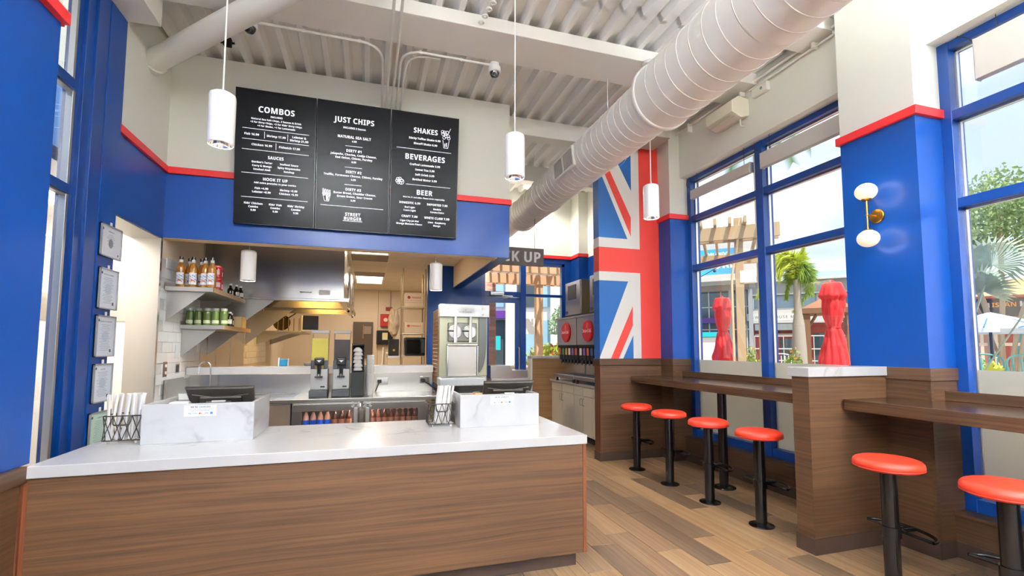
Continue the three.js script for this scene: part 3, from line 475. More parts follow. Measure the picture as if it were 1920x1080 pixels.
function posTerminal(label, x, z, ry) {
  const t = thing('till_monitor', label, 'monitor', [x, 0.866, z], ry);
  obj('foot', bx(-0.10, 0.10, 0, 0.014, -0.09, 0.09, 0.006), MT.blackMatte, t); obj('stand', tf(bx(-0.045, 0.045, 0, 0.20, -0.015, 0.015, 0.006), [0, 0.01, -0.03], [0.2, 0, 0]), MT.blackMatte, t);
  const h = new THREE.Group(); h.name = 'screen_head'; h.position.set(0, 0.235, 0); h.rotation.x = 0.62; t.add(h);
  const sh = new THREE.Shape(); sh.moveTo(-0.20, 0.10); sh.lineTo(0.20, 0.10); sh.lineTo(0.185, -0.10); sh.lineTo(-0.185, -0.10); sh.closePath();
  obj('back_shell', [ext(sh, 0.018, 0.006), tf(bx(-0.13, 0.13, -0.085, 0.04, 0.018, 0.042, 0.014), [0, 0, 0])], std(0x2c2621, 0.4), h); obj('screen', bx(-0.185, 0.185, -0.09, 0.09, -0.012, -0.007), phys(0x0d1218, 0.08, { clearcoat: 1 }), h); obj('vent_bar', tube([[-0.17, 0.055, 0.027], [0, 0.03, 0.03], [0.17, 0.055, 0.027]], 0.004, 20, 6), std(0x4b423b, 0.4), h);
  obj('customer_display', [bx(-0.075, 0.075, 0.15, 0.222, 0.075, 0.09, 0.004), bx(-0.05, 0.05, 0.0, 0.16, 0.07, 0.082, 0.004)], std(0x3c4048, 0.35), t); obj('display_glass', bx(-0.04, 0.04, 0.217, 0.228, 0.072, 0.0935, 0.002), phys(0xdad7d0, 0.2), t);
  return t;
}
posTerminal('dark till monitor tilted back behind the left marble screen', -0.945, -3.70, -0.04); posTerminal('dark till monitor tilted back behind the right marble screen', 1.085, -3.70, 0.0);
{
  const p = thing('receipt_printer', 'small white receipt printer beside the left till monitor', 'printer', [-1.19, 0.866, -3.72]); obj('body', bx(-0.06, 0.06, 0, 0.22, -0.07, 0.07, 0.012), MT.whiteGloss, p); obj('paper_slot', bx(-0.045, 0.045, 0.216, 0.224, -0.03, -0.02), MT.dark, p); obj('receipt', tf(bx(-0.03, 0.03, 0, 0.05, 0, 0.001), [0, 0.22, -0.025], [0.3, 0, 0]), MT.paper, p);
  const q = thing('card_reader', 'tan card reader edge showing left of the right till monitor', 'card reader', [0.845, 0.866, -3.72]); obj('body', bx(-0.03, 0.03, 0, 0.225, -0.05, 0.05, 0.01), std(0xb98a4a, 0.5), q); obj('keypad', bx(-0.022, 0.022, 0.222, 0.229, -0.03, 0.03, 0.002), MT.darkGrey, q);
}
function wireBasket(label, p) {
  const t = thing('wire_basket', label, 'basket', p); const W = 0.098, D = 0.075, H = 0.165, B = 0.018, r = 0.0025;
  const ring = (y, rr2) => [[-W, D], [W, D], [W, -D], [-W, -D]].map((a, i, A) => rod([a[0], y, a[1]], [A[(i + 1) % 4][0], y, A[(i + 1) % 4][1]], rr2, 6));
  obj('rim', ring(H, 0.0038), MT.wire, t); obj('base_ring', [...ring(B, 0.0034), ...[-0.06, -0.02, 0.02, 0.06].map((x) => rod([x, B, -D], [x, B, D], r, 6))], MT.wire, t);
  const zig = (P) => { const g = []; for (let i = 0; i < 4; i++) { const a = i / 4, b = (i + 1) / 4; g.push(rod(P(a, B), P(b, H), r, 6), rod(P(b, B), P(a, H), r, 6)); } return g; };
  stuff(obj('lattice', [...zig((k, y) => [-W + 2 * W * k, y, D]), ...zig((k, y) => [-W + 2 * W * k, y, -D]), ...zig((k, y) => [-W, y, -D + 2 * D * k]), ...zig((k, y) => [W, y, -D + 2 * D * k])], MT.wire, t));
  obj('handle', pipe([[-0.045, H, D + 0.003], [-0.042, 0.112, D + 0.016], [0.042, 0.112, D + 0.016], [0.045, H, D + 0.003]], 0.0045, 0.014, 28), MT.wire, t);
  for (const [x, z] of [[-0.07, D - 0.01], [0.07, D - 0.01], [-0.07, -D + 0.01], [0.07, -D + 0.01]]) obj('foot', cyl(0.007, 0.007, 0.017, 12).translate(x, 0, z), x > 0 ? MT.white : MT.grey, t);
  return t;
}
wireBasket('black wire basket of straws left of the left marble till screen', [-1.415, 0.866, -3.53]); wireBasket('black wire basket of straws left of the right marble till screen', [0.535, 0.866, -3.60]);
{
  const g = flat(new THREE.CylinderGeometry(0.0078, 0.0068, 0.275, 8, 1)).translate(0, 0.135, 0), caps = [std(0xf4f2ee, 0.85), std(0xe9e4de, 0.85), std(0xf1eef2, 0.85)];
  const put = (cx, cz, n, label, group, spread, lean) => { for (let i = 0; i < n; i++) { const m = new THREE.Mesh(g, caps[i % 3]); m.name = numbered('wrapped_straw'); m.castShadow = m.receiveShadow = true; const u = rr(-spread, spread), v = rr(-0.045, 0.045); m.position.set(cx + u, 0.887, cz + v); m.rotation.set(rr(-0.09, 0.09), rr(0, 6), -lean + rr(-0.07, 0.07), 'ZXY'); tag(m, label, 'straw', group); scene.add(m); } };
  put(-1.43, -3.53, 34, 'white paper-wrapped straw standing in the left wire basket', 'straws in the left basket', 0.082, 0.05); put(0.545, -3.60, 28, 'white paper-wrapped straw standing in the right wire basket', 'straws in the right basket', 0.06, 0.12);
}
// ---------------------------------------------------------------- framed certificates
function certTex(i) {
  const land = i === 0; return canvasTex(land ? 440 : 340, land ? 340 : 440, (g, w, h) => {
    g.fillStyle = i === 4 ? '#cdeee2' : i === 0 ? '#e6e9ee' : '#e3ecfa'; g.fillRect(0, 0, w, h); g.fillStyle = '#3c4660'; g.textAlign = 'center';
    if (i !== 0 && i !== 4) { g.globalAlpha = 0.12; g.fillStyle = '#4a78b0'; g.beginPath(); g.arc(w / 2, h * 0.5, 60, 0, 7); g.fill(); g.globalAlpha = 1; g.fillStyle = '#3c4660'; }
    g.font = 'bold 20px serif'; g.fillText(['CERTIFICATE', 'STATE OF FLORIDA', 'BUSINESS TAX RECEIPT', 'LICENSE', 'PERMIT'][i], w / 2, 62); g.font = '12px serif';
    for (let k = 0; k < (land ? 7 : 16); k++) { const L = (land ? 20 : 24) + ((k * 7 + i * 5) % 17); let s = ''; for (let q = 0; q < L; q++) s += (q * 7 + k * 3 + i) % 6 === 5 ? ' ' : 'nearotislc'[(q * 3 + k * 5 + i) % 10]; g.fillText(s, w / 2, 96 + k * 19); }
    g.beginPath(); g.arc(40, 44, 15, 0, 7); g.fill(); if (land) { g.globalAlpha = 0.5; g.beginPath(); g.arc(w / 2, h * 0.55, 52, 0, 7); g.fill(); g.globalAlpha = 1; g.beginPath(); g.arc(w - 42, h - 40, 14, 0, 7); g.fill(); } else g.fillRect(w - 78, h - 74, 34, 34);
  });
}
[['topmost certificate in the silver-framed column, the only wide one', 2.255, 0.30, 0.245], ['pale blue certificate second from the top of the framed column', 1.89, 0.265, 0.31], ['pale blue certificate in the middle of the framed column', 1.53, 0.268, 0.312], ['pale blue certificate just above the pale green one', 1.178, 0.262, 0.29], ['pale green certificate at the bottom of the framed column behind the counter', 0.81, 0.29, 0.31]].forEach(([l, y, w, h], i) => {
  const t = thing('framed_certificate', l, 'certificate', [-1.927, y, -4.335], PI / 2); 
  obj('frame', [bx(-w / 2, w / 2, h / 2 - 0.008, h / 2, 0, 0.018), bx(-w / 2, w / 2, -h / 2, -h / 2 + 0.008, 0, 0.018), bx(-w / 2, -w / 2 + 0.008, -h / 2, h / 2, 0, 0.018), bx(w / 2 - 0.008, w / 2, -h / 2, h / 2, 0, 0.018), bx(-w / 2, w / 2, -h / 2, h / 2, 0, 0.006)], std(0xa9aaac, 0.4, 0.3), t);
  obj('certificate_print', sheet(w - 0.016, h - 0.016).translate(0, 0, 0.008), printed(certTex(i), 0.3), t);
  obj('hook', bx(-0.012, 0.012, h / 2 - 0.01, h / 2 + 0.03, 0.001, 0.008, 0.002), MT.white, t);
});
// ---------------------------------------------------------------- menu boards (screens)
const MB = [-1.334, -0.571, 0.19, 0.945];
function menuTex(k) {
  return canvasTex(820, 1470, (g, w, h) => {
    const T = (s, x, y, px, b = 'bold ', al = 'center') => { g.font = `${b}${px}px sans-serif`; g.textAlign = al; g.fillText(s, x, y); }, rule = (x0, x1, y) => g.fillRect(x0, y - 2.5, x1 - x0, 5), vr = (x, y0, y1) => g.fillRect(x - 2, y0, 4, y1 - y0);
    g.fillStyle = '#0f0f11'; g.fillRect(0, 0, w, h); g.fillStyle = '#e9e9f4'; g.strokeStyle = '#e9e9f4'; const c = w / 2;
    if (k === 0) {
      T('COMBOS', c, 235, 90); T('INCLUDES', c, 283, 26); T('Natural Sea Salt Chips, 2 Sauces & Drink', c, 322, 27); T("+2 for Dirty Chips, +3 for Kids' Dirty Chips", c, 358, 27); T('+4 for Shake, +1 for Lemonade', c, 394, 27);
      rule(65, 755, 425); T('Fish 16.99', 160, 498, 32); vr(290, 445, 520); T('Shrimp 17.99', 410, 498, 32); vr(530, 445, 520); T('Lobster &', 650, 478, 32); T('Shrimp 21.99', 650, 516, 32); rule(65, 755, 542);
      T('Chicken 16.99', 265, 608, 32); vr(410, 560, 632); T('Fishwich 17.99', 550, 608, 32); rule(65, 755, 655); T('SAUCES', c, 742, 46); 
      ["Gordon's Tartar", 'Curry & Mango', 'Smoked Aioli'].forEach((s, i) => T(s, 270, 796 + i * 40, 28)); ['Seafood Sauce', 'Spicy Mayonnaise', 'Ketchup'].forEach((s, i) => T(s, 550, 796 + i * 40, 28));
      rule(65, 755, 912); T('HOOK IT UP', c, 985, 46); T('Add extra proteins to your combo', c, 1022, 27); T('Fish +4.99', 270, 1085, 30); T('Lobster +8.99', 270, 1125, 30); T('Shrimp +5.99', 550, 1085, 30); T('Chicken +5.99', 550, 1125, 30); rule(65, 755, 1178);
      [["Kids' Chicken", 190], ["Kids' Fish", 415], ["Kids' Shrimp", 630]].forEach(([s, x]) => { T(s, x, 1255, 30); T('Combo', x, 1292, 30); T('9.99', x, 1330, 28); });
    } else if (k === 1) {
      T('JUST CHIPS', c, 225, 86); T('INCLUDES 2 Sauces', c, 292, 28); T('NATURAL SEA SALT', c, 402, 42); T('4.99', c, 444, 28); rule(310, 505, 490); T('DIRTY #1', c, 560, 42); T('Jalapeño, Chorizo, Cotija Cheese,', c, 602, 33); T('Red Onion, Chives, Parsley', c, 642, 33); T('6.99', c, 684, 28); rule(310, 505, 738);
      T('DIRTY #2', c, 806, 42); T('Truffle, Parmesan Cheese, Chives, Parsley', c, 848, 33); T('6.99', c, 890, 28); rule(310, 505, 940); T('DIRTY #3', c, 1010, 42); T('Bacon Bread, Cheddar Cheese,', c + 20, 1050, 33); T('Green Onion, Sour Cream', c + 20, 1090, 33); T('6.99', c, 1132, 28); rule(50, 760, 1196);
      g.lineWidth = 3; T('STREET', c, 1302, 52); T('BURGER', c, 1350, 52); g.fillRect(c - 110, 1358, 220, 5);
      g.lineWidth = 5; g.beginPath(); g.moveTo(70, 1060); g.lineTo(92, 1150); g.lineTo(140, 1150); g.lineTo(158, 1060); g.closePath(); g.stroke(); for (let i = 0; i < 7; i++) { g.strokeRect(72 + i * 12, 1010 + (i * 17) % 30, 11, 60); } g.fillRect(110, 1090, 26, 50);
    } else {
      T('SHAKES', c, 232, 84); T('Sticky Toffee Shake 6.99', c - 10, 312, 34); T('Biscoff Shake 6.99', c, 372, 34); rule(60, 735, 432); T('BEVERAGES', c, 560, 92); ['Crafted Lemonade 3.99', 'Sweet Tea 3.99', 'Soft Drink 3.99', 'Bottled Water 3.99'].forEach((s, i) => T(s, c, 628 + i * 60, 34)); rule(180, 735, 862);
      T('BEER', c, 980, 84); T('Must be 21 and older. Please drink responsibly.', c, 1024, 23); T('DOMESTIC 6.99', 235, 1098, 36); T('IMPORTED 7.99', 575, 1098, 36); T('Bud Light', 235, 1148, 28); T('Coors Light', 235, 1186, 28); T('Modelo', 575, 1148, 28); T('Corona Extra', 575, 1186, 28);
      T('CRAFT 7.99', 235, 1262, 38); T('WHITE CLAW 7.99', 575, 1262, 38); T('Cigar City Jai Alai', 235, 1312, 28); T('Orange Blossom Pilsner', 235, 1350, 28); T('Lime - Raspberry', 575, 1312, 28); T('Mango', 575, 1350, 28);
      g.lineWidth = 5; g.beginPath(); g.moveTo(625, 280); g.lineTo(640, 375); g.lineTo(690, 375); g.lineTo(705, 280); g.stroke(); for (let i = 0; i < 9; i++) { g.beginPath(); g.arc(620 + (i * 37) % 90, 180 + (i * 23) % 90, 18, 0, 7); g.stroke(); } g.beginPath(); g.moveTo(690, 200); g.lineTo(722, 130); g.stroke(); g.fillRect(648, 320, 10, 40); g.fillRect(668, 310, 10, 50);
      for (let i = 0; i < 6; i++) { g.beginPath(); g.arc(100 + Math.cos(i) * 26, 830 + Math.sin(i) * 24, 18, 0, 7); g.stroke(); } g.beginPath(); g.arc(125, 840, 32, 0, 7); g.stroke();
    }
  });
}
['left menu board listing COMBOS in white on black', 'middle menu board listing JUST CHIPS in white on black', 'right menu board listing SHAKES, BEVERAGES and BEER'].forEach((l, k) => {
  const w = MB[k + 1] - MB[k] - 0.006, h = 1.372, t = thing('menu_board', l, 'menu board', [(MB[k] + MB[k + 1]) / 2, 2.70, -5.305]); t.rotation.x = 0.085;
  obj('bezel', [bx(-w / 2, w / 2, 0, h, -0.03, 0.018, 0.003)], phys(0x0b0b0c, 0.25), t); const tex = menuTex(k);
  obj('screen', sheet(w - 0.014, h - 0.016).translate(0, h / 2, 0.019), new THREE.MeshPhysicalMaterial({ map: tex, roughness: 0.25, specularIntensity: 0.25, emissive: 0xffffff, emissiveMap: tex, emissiveIntensity: 0.55 }), t);
  obj('wall_bracket', bx(-0.12, 0.12, h * 0.80, h * 0.9, -0.10, -0.03), MT.blackMatte, t);
});
// ---------------------------------------------------------------- back counter: steel worktop, fridge, ledge
{
  const t = thing('steel_worktop', 'long stainless steel worktop under the service opening with raised backsplash', 'worktop', [0, 0, -5.4]);
  obj('top', [bx(-1.94, 0.80, 0.865, 0.905, -0.70, 0, 0.006)], MT.steel, t); obj('backsplash', bx(-1.94, 0.80, 0.905, 1.135, -0.73, -0.70, 0.002), MT.steel, t); obj('side_splash', bx(-1.945, -1.93, 0.905, 1.10, -0.70, -0.15), MT.steel, t);
  obj('basin_rim', [bx(-1.75, -0.75, 0.905, 0.912, -0.62, -0.585), bx(-1.75, -0.75, 0.905, 0.912, -0.22, -0.185), bx(-1.75, -1.715, 0.905, 0.912, -0.60, -0.2), bx(-0.785, -0.75, 0.905, 0.912, -0.60, -0.2)], MT.chrome, t); obj('basin', bx(-1.715, -0.785, 0.895, 0.9075, -0.585, -0.22), std(0x6f6a63, 0.3, 1), t);
  obj('end_shield', [bx(-1.93, -1.925, 0.905, 1.12, -0.62, -0.10), bx(-1.935, -1.90, 0.905, 1.12, -0.13, -0.10, 0.004)], MT.steel, t);
  const l = thing('pass_ledge', 'white marble ledge running along the top of the steel backsplash', 'ledge', [0, 1.136, -6.15]);
  obj('slab', bx(-1.94, 0.81, 0, 0.085, -0.30, 0.03, 0.004), MT.marble, l); obj('support_wall', bx(-1.94, 0.80, -1.13, 0, -0.28, -0.04), MT.kitchenWall, l);
  obj('strip_light', bx(-1.2, 0.78, -0.018, -0.002, -0.005, 0.02, 0.003), lit(0xffc36b, 1.8), l);
  for (const x of [-0.75, 0.30]) { const a = new THREE.RectAreaLight(0xffb85e, 16 * LAMP, 0.9, 0.02); a.position.set(x, -0.022, 0.008); a.rotation.x = -PI / 2; a.name = 'strip_glow'; l.add(a); }
}
{
  const t = thing('prep_cabinet', 'brown-fronted base cabinet left of the glass door fridge', 'cabinet', [-0.865, 0, -5.45]);
  obj('carcass', bx(-0.97, 0.10, 0.1, 0.86, -0.6, 0), MT.steelMatte, t); obj('door', bx(-0.45, 0.095, 0.12, 0.85, 0, 0.02, 0.003), std(0x6d5b4d, 0.4, 0.3), t); obj('leg', bx(-0.95, 0.08, 0, 0.1, -0.5, -0.05), MT.dark, t);
  const f = thing('undercounter_fridge', 'low steel fridge with two glass doors full of bottles', 'fridge', [-0.05, 0, -5.45]);
  obj('carcass', [bx(-0.70, 0.70, 0.12, 0.14, -0.62, 0), bx(-0.70, 0.70, 0.84, 0.862, -0.62, 0), bx(-0.70, -0.67, 0.14, 0.84, -0.62, 0), bx(0.67, 0.70, 0.14, 0.84, -0.62, 0), bx(-0.70, 0.70, 0.12, 0.862, -0.64, -0.62)], MT.steel, f); obj('shelf', [bx(-0.67, 0.67, 0.52, 0.53, -0.6, -0.03)], MT.steelMatte, f); obj('inner_lining', bx(-0.67, 0.67, 0.14, 0.84, -0.619, -0.6), MT.blackMatte, f);
  for (const s of [-1, 1]) {
    const d = new THREE.Group(); d.name = 'door'; d.position.set(s * 0.35, 0, 0.004); f.add(d);
    obj('door_frame', [bx(-0.335, 0.335, 0.775, 0.85, 0, 0.04, 0.004), bx(-0.335, 0.335, 0.13, 0.2, 0, 0.04, 0.004), bx(-0.335, -0.25, 0.2, 0.775, 0, 0.04), bx(0.25, 0.335, 0.2, 0.775, 0, 0.04)], MT.steel, d); obj('door_glass', bx(-0.25, 0.25, 0.2, 0.775, 0.015, 0.021), MT.glass, d);
    obj('handle', [bx(-s * 0.29 - 0.02, -s * 0.29 + 0.02, 0.62, 0.80, 0.04, 0.062, 0.006), tf(bx(-0.05, 0.05, -0.012, 0.012, 0, 0.02, 0.004), [-s * 0.29, 0.83, 0.04], [0, 0, 0.5]), tf(bx(-0.05, 0.05, -0.012, 0.012, 0, 0.02, 0.004), [-s * 0.29, 0.83, 0.04], [0, 0, -0.5])], MT.steelMatte, d);
  }
  // bottles on the fridge shelf
  const body = lathe([[0, 0], [0.029, 0], [0.031, 0.006], [0.031, 0.15], [0.027, 0.175], [0.014, 0.21], [0.0125, 0.225], [0, 0.225]], 18), cap = cyl(0.015, 0.015, 0.022, 16).translate(0, 0.222, 0), lab = cyl(0.0316, 0.0316, 0.085, 18, true).translate(0, 0.055, 0);
  const mk = (label, grp, bm, lm, cm) => { const b = thing('drink_bottle', label, 'bottle', [0, 0, 0], 0, grp); obj('body', body.clone(), bm, b); obj('label_wrap', lab.clone(), lm, b); obj('cap', cap.clone(), cm, b); return b; };
  const A = mk('bottle with a blue wrap behind the left fridge door', 'blue-wrapped bottles in the fridge', phys(0xd9a08a, 0.15), std(0x1d55c4, 0.4), std(0x33231c, 0.5)), B = mk('reddish bottle at the right end of the left fridge door', 'reddish bottles behind the left fridge door', phys(0x5a2c1e, 0.15), std(0x95604a, 0.5), std(0x8a3a26, 0.5)), Cc = mk('reddish bottle behind the right fridge door', 'reddish bottles behind the right fridge door', phys(0x643524, 0.15), std(0x8a5a48, 0.5), std(0xb3492c, 0.5));
  for (let i = 0; i < 7; i++) { const s = i < 4 ? A : B, p = [-0.62 + i * 0.072, 0.53, -5.54]; if (i === 0 || i === 4) s.position.set(...p); else dup(s, s.userData.label, p, rr(0, 3)); }
  for (let i = 0; i < 8; i++) { const p = [0.07 + i * 0.065, 0.53, -5.54]; if (i === 0) Cc.position.set(...p); else dup(Cc, Cc.userData.label, p, rr(0, 3)); }
  const l = new THREE.PointLight(0xfff0e0, 0.7 * LAMP, 0, 2); l.position.set(0, 0.80, -0.2); l.name = 'fridge_lamp'; l.castShadow = true; f.add(l); obj('lamp_tube', bx(-0.6, 0.6, 0.825, 0.838, -0.22, -0.19, 0.004), lit(0xfff0e0, 1.5), f);
}
{ // tap
  const t = thing('gooseneck_tap', 'chrome gooseneck tap in front of the tiled corner', 'tap', [-1.66, 0.905, -5.98]);
  obj('base', cyl(0.025, 0.02, 0.05, 20), MT.chrome, t); const a = []; for (let i = 0; i <= 12; i++) { const q = i / 12 * PI; a.push([-0.055 + Math.cos(q) * 0.055, 0.32 + Math.sin(q) * 0.06, 0.0]); } obj('spout', [rod([0, 0.04, 0], [0, 0.32, 0], 0.009, 14), tube([...a, [-0.115, 0.25, 0.01]], 0.009, 40, 12)], MT.chrome, t); obj('lever', rod([0.02, 0.05, 0.02], [0.07, 0.09, 0.03], 0.006), MT.chrome, t);
}
{ // dispensers
  const tank = (label, x, liquid, lm) => {
    const t = thing('drink_dispenser', label, 'dispenser', [x, 0.905, -5.68]);
    obj('drip_base', bx(-0.095, 0.095, 0, 0.075, -0.12, 0.12, 0.008), MT.darkGrey, t); obj('housing', bx(-0.088, 0.088, 0.075, 0.305, -0.15, 0.045, 0.006), MT.steelMatte, t); for (const k of [-1, 1]) obj('side_shoulder', bx(k * 0.0665 - 0.0215, k * 0.0665 + 0.0215, 0.305, 0.40, 0.041, 0.06, 0.004), MT.darkGrey, t);
    obj('tank', [bx(-0.084, 0.084, liquid, 0.70, -0.14, -0.137), bx(-0.084, 0.084, liquid, 0.70, 0.037, 0.04), bx(-0.087, -0.084, liquid, 0.70, -0.14, 0.04), bx(0.084, 0.087, liquid, 0.70, -0.14, 0.04)], MT.clear, t); obj('drink', bx(-0.0835, 0.0835, 0.312, liquid, -0.1365, 0.0365), lm, t); obj('lid', [bx(-0.092, 0.092, 0.70, 0.735, -0.145, 0.045, 0.006)], phys(0xdfe0dd, 0.2, { transmission: 0.5, thickness: 0 }), t);
    obj('valve', [bx(-0.05, 0.05, 0.345, 0.43, 0.04, 0.10, 0.012), cyl(0.02, 0.024, 0.11, 18).translate(0, 0.25, 0.07), bx(-0.04, 0.04, 0.215, 0.228, 0.05, 0.13, 0.004), rod([-0.014, 0.225, 0.11], [-0.014, 0.34, 0.10], 0.005), rod([0.014, 0.225, 0.11], [0.014, 0.34, 0.10], 0.005)], MT.black, t);
    obj('valve_mark', tf(ext([[-0.025, 0.012], [0.025, 0.012], [0, -0.012]], 0.002), [0, 0.39, 0.10]), MT.white, t); obj('maker_plate', bx(0.015, 0.06, 0.10, 0.116, 0.045, 0.047), MT.blackMatte, t);
  };
  tank('drink dispenser tank holding pale yellow lemonade', -0.51, 0.645, phys(0xe6dc62, 0.2, { transmission: 0.35, thickness: 0 })); tank('drink dispenser tank holding dark brown tea', -0.28, 0.63, phys(0x1e0906, 0.3));
  const c = thing('lid_holder', 'black upright holder with clear domed cup lids', 'lid holder', [-0.105, 0.905, -5.66]);
  obj('casing', [bx(-0.068, 0.068, 0, 0.27, -0.10, 0.06, 0.006), bx(-0.068, 0.068, 0.27, 0.58, -0.10, -0.08), bx(-0.068, -0.058, 0.27, 0.56, -0.08, 0.03), bx(0.058, 0.068, 0.27, 0.56, -0.08, 0.03), bx(-0.068, 0.068, 0.565, 0.585, -0.10, 0.05, 0.004)], MT.blackMatte, c);
  const dome = lathe([[0.05, 0], [0.05, 0.008], [0.042, 0.03], [0.022, 0.048], [0.012, 0.05]], 24), lids = phys(0xe8e6e0, 0.1, { transmission: 0.4, thickness: 0 }); lids.side = THREE.DoubleSide;
  const d0 = solo('dome_lid', 'clear domed cup lid stacked in the black holder', 'lid', dome, lids, [-0.105, 1.19, -5.64], 0, 'domed lids in the black holder'); for (let i = 1; i < 6; i++) dup(d0, d0.userData.label, [-0.105 + rr(-0.006, 0.006), 1.19 + i * 0.042, -5.64]);
  const cup = lathe([[0, 0], [0.03, 0], [0.032, 0.005], [0.044, 0.13], [0.046, 0.134], [0.042, 0.13], [0.03, 0.008], [0, 0.006]], 24), cm = phys(0xe9e7e2, 0.15, { transmission: 0.35, thickness: 0 });
  const c0 = solo('plastic_cup', 'clear plastic cup in the tall stack beside the lid holder', 'cup', cup, cm, [0.03, 0.905, -5.66], 0, 'clear cups in the tall stack'); for (let i = 1; i < 18; i++) dup(c0, c0.userData.label, [0.03, 0.905 + i * 0.019, -5.66]);
  const c1 = dup(c0, 'clear plastic cup in the short stack behind the tall one', [-0.005, 0.905, -5.80], 0, 'clear cups in the short stack'); for (let i = 1; i < 12; i++) dup(c1, c1.userData.label, [-0.005, 0.905 + i * 0.019, -5.80]);
}
{ // outlets on the backsplash
  const o = thing('power_outlet', 'steel outlet with a plug on the backsplash right of the cups', 'outlet', [0.18, 1.03, -6.098]); obj('plate', bx(-0.07, 0.07, -0.045, 0.045, 0, 0.006, 0.003), MT.chrome, o); obj('plug', bx(-0.06, -0.01, -0.02, 0.02, 0.006, 0.04, 0.006), MT.blackMatte, o); obj('cord', tube([[-0.035, -0.01, 0.04], [-0.06, -0.06, 0.07], [-0.08, -0.118, 0.06]], 0.006, 20, 8), MT.blackMatte, o);
  const q = thing('power_outlet', 'outlet with a round black plug beside the frozen drink machine', 'outlet', [0.70, 1.035, -6.098]); obj('plate', bx(-0.06, 0.06, -0.045, 0.045, 0, 0.006, 0.003), MT.chrome, q); obj('plug', tf(cyl(0.028, 0.024, 0.05, 20), [-0.02, 0, 0.005], [PI / 2, 0, 0]), MT.blackMatte, q); obj('cord', tube([[-0.02, 0, 0.055], [0.05, -0.05, 0.1], [0.14, -0.118, 0.1]], 0.01, 24, 8), MT.blackMatte, q);
  const s = thing('light_switch', 'brown two-gang switch plate on the white tiles', 'switch', [-1.946, 1.225, -5.555], PI / 2); obj('plate', bx(-0.045, 0.045, -0.075, 0.075, 0, 0.005, 0.002), std(0x7b6354, 0.4, 0.6), s); obj('toggle', [bx(-0.012, 0.012, 0.02, 0.05, 0.005, 0.014, 0.003), bx(-0.012, 0.012, -0.05, -0.02, 0.005, 0.014, 0.003)], MT.offwhite, s);
  const b = thing('wall_outlet', 'dark square outlet on the white tiles above the sink', 'outlet', [-1.946, 1.22, -5.87], PI / 2); obj('plate', bx(-0.05, 0.05, -0.05, 0.05, 0, 0.006, 0.002), MT.chrome, b); obj('socket', bx(-0.032, 0.032, -0.038, 0.038, 0.006, 0.010, 0.002), MT.darkGrey, b);
  const pd = thing('paper_tag', 'small clear card pocket on the white tiles below the shelf', 'card', [-1.946, 1.40, -5.84], PI / 2); obj('pocket', bx(-0.05, 0.05, -0.07, 0.07, 0, 0.006, 0.002), phys(0xcfdbe0, 0.2), pd); obj('slot', bx(-0.045, 0.045, 0.055, 0.062, 0.006, 0.012), MT.clear, pd);
}
// ---------------------------------------------------------------- wall shelves on the left
function wallShelf(label, z0, z1, y, depth) {
  const t = thing('wall_shelf', label, 'shelf', [-1.947, y, z0]); const L = z0 - z1;
  obj('board', [bx(0, depth, -0.045, 0, -L, 0, 0.003)], MT.steelMatte, t); obj('wood_edge', bx(depth - 0.004, depth + 0.006, -0.046, 0.001, -L, -0.01), std(0xa98a63, 0.5), t); obj('upstand', bx(0, 0.006, 0, 0.04, -L, 0), MT.steelMatte, t);
  const br = ext([[0, 0], [depth * 0.82, 0], [0, -0.30]], 0.006); for (const k of [0.06, L - 0.25]) obj('bracket', br.clone().translate(0.002, -0.045, -k), k < 0.1 ? MT.steelMatte : MT.steelMatte, t);
}
wallShelf('upper steel wall shelf holding amber bottles', -5.45, -6.75, 2.055, 0.42); wallShelf('lower steel wall shelf holding green bottles', -5.89, -7.1, 1.69, 0.42);
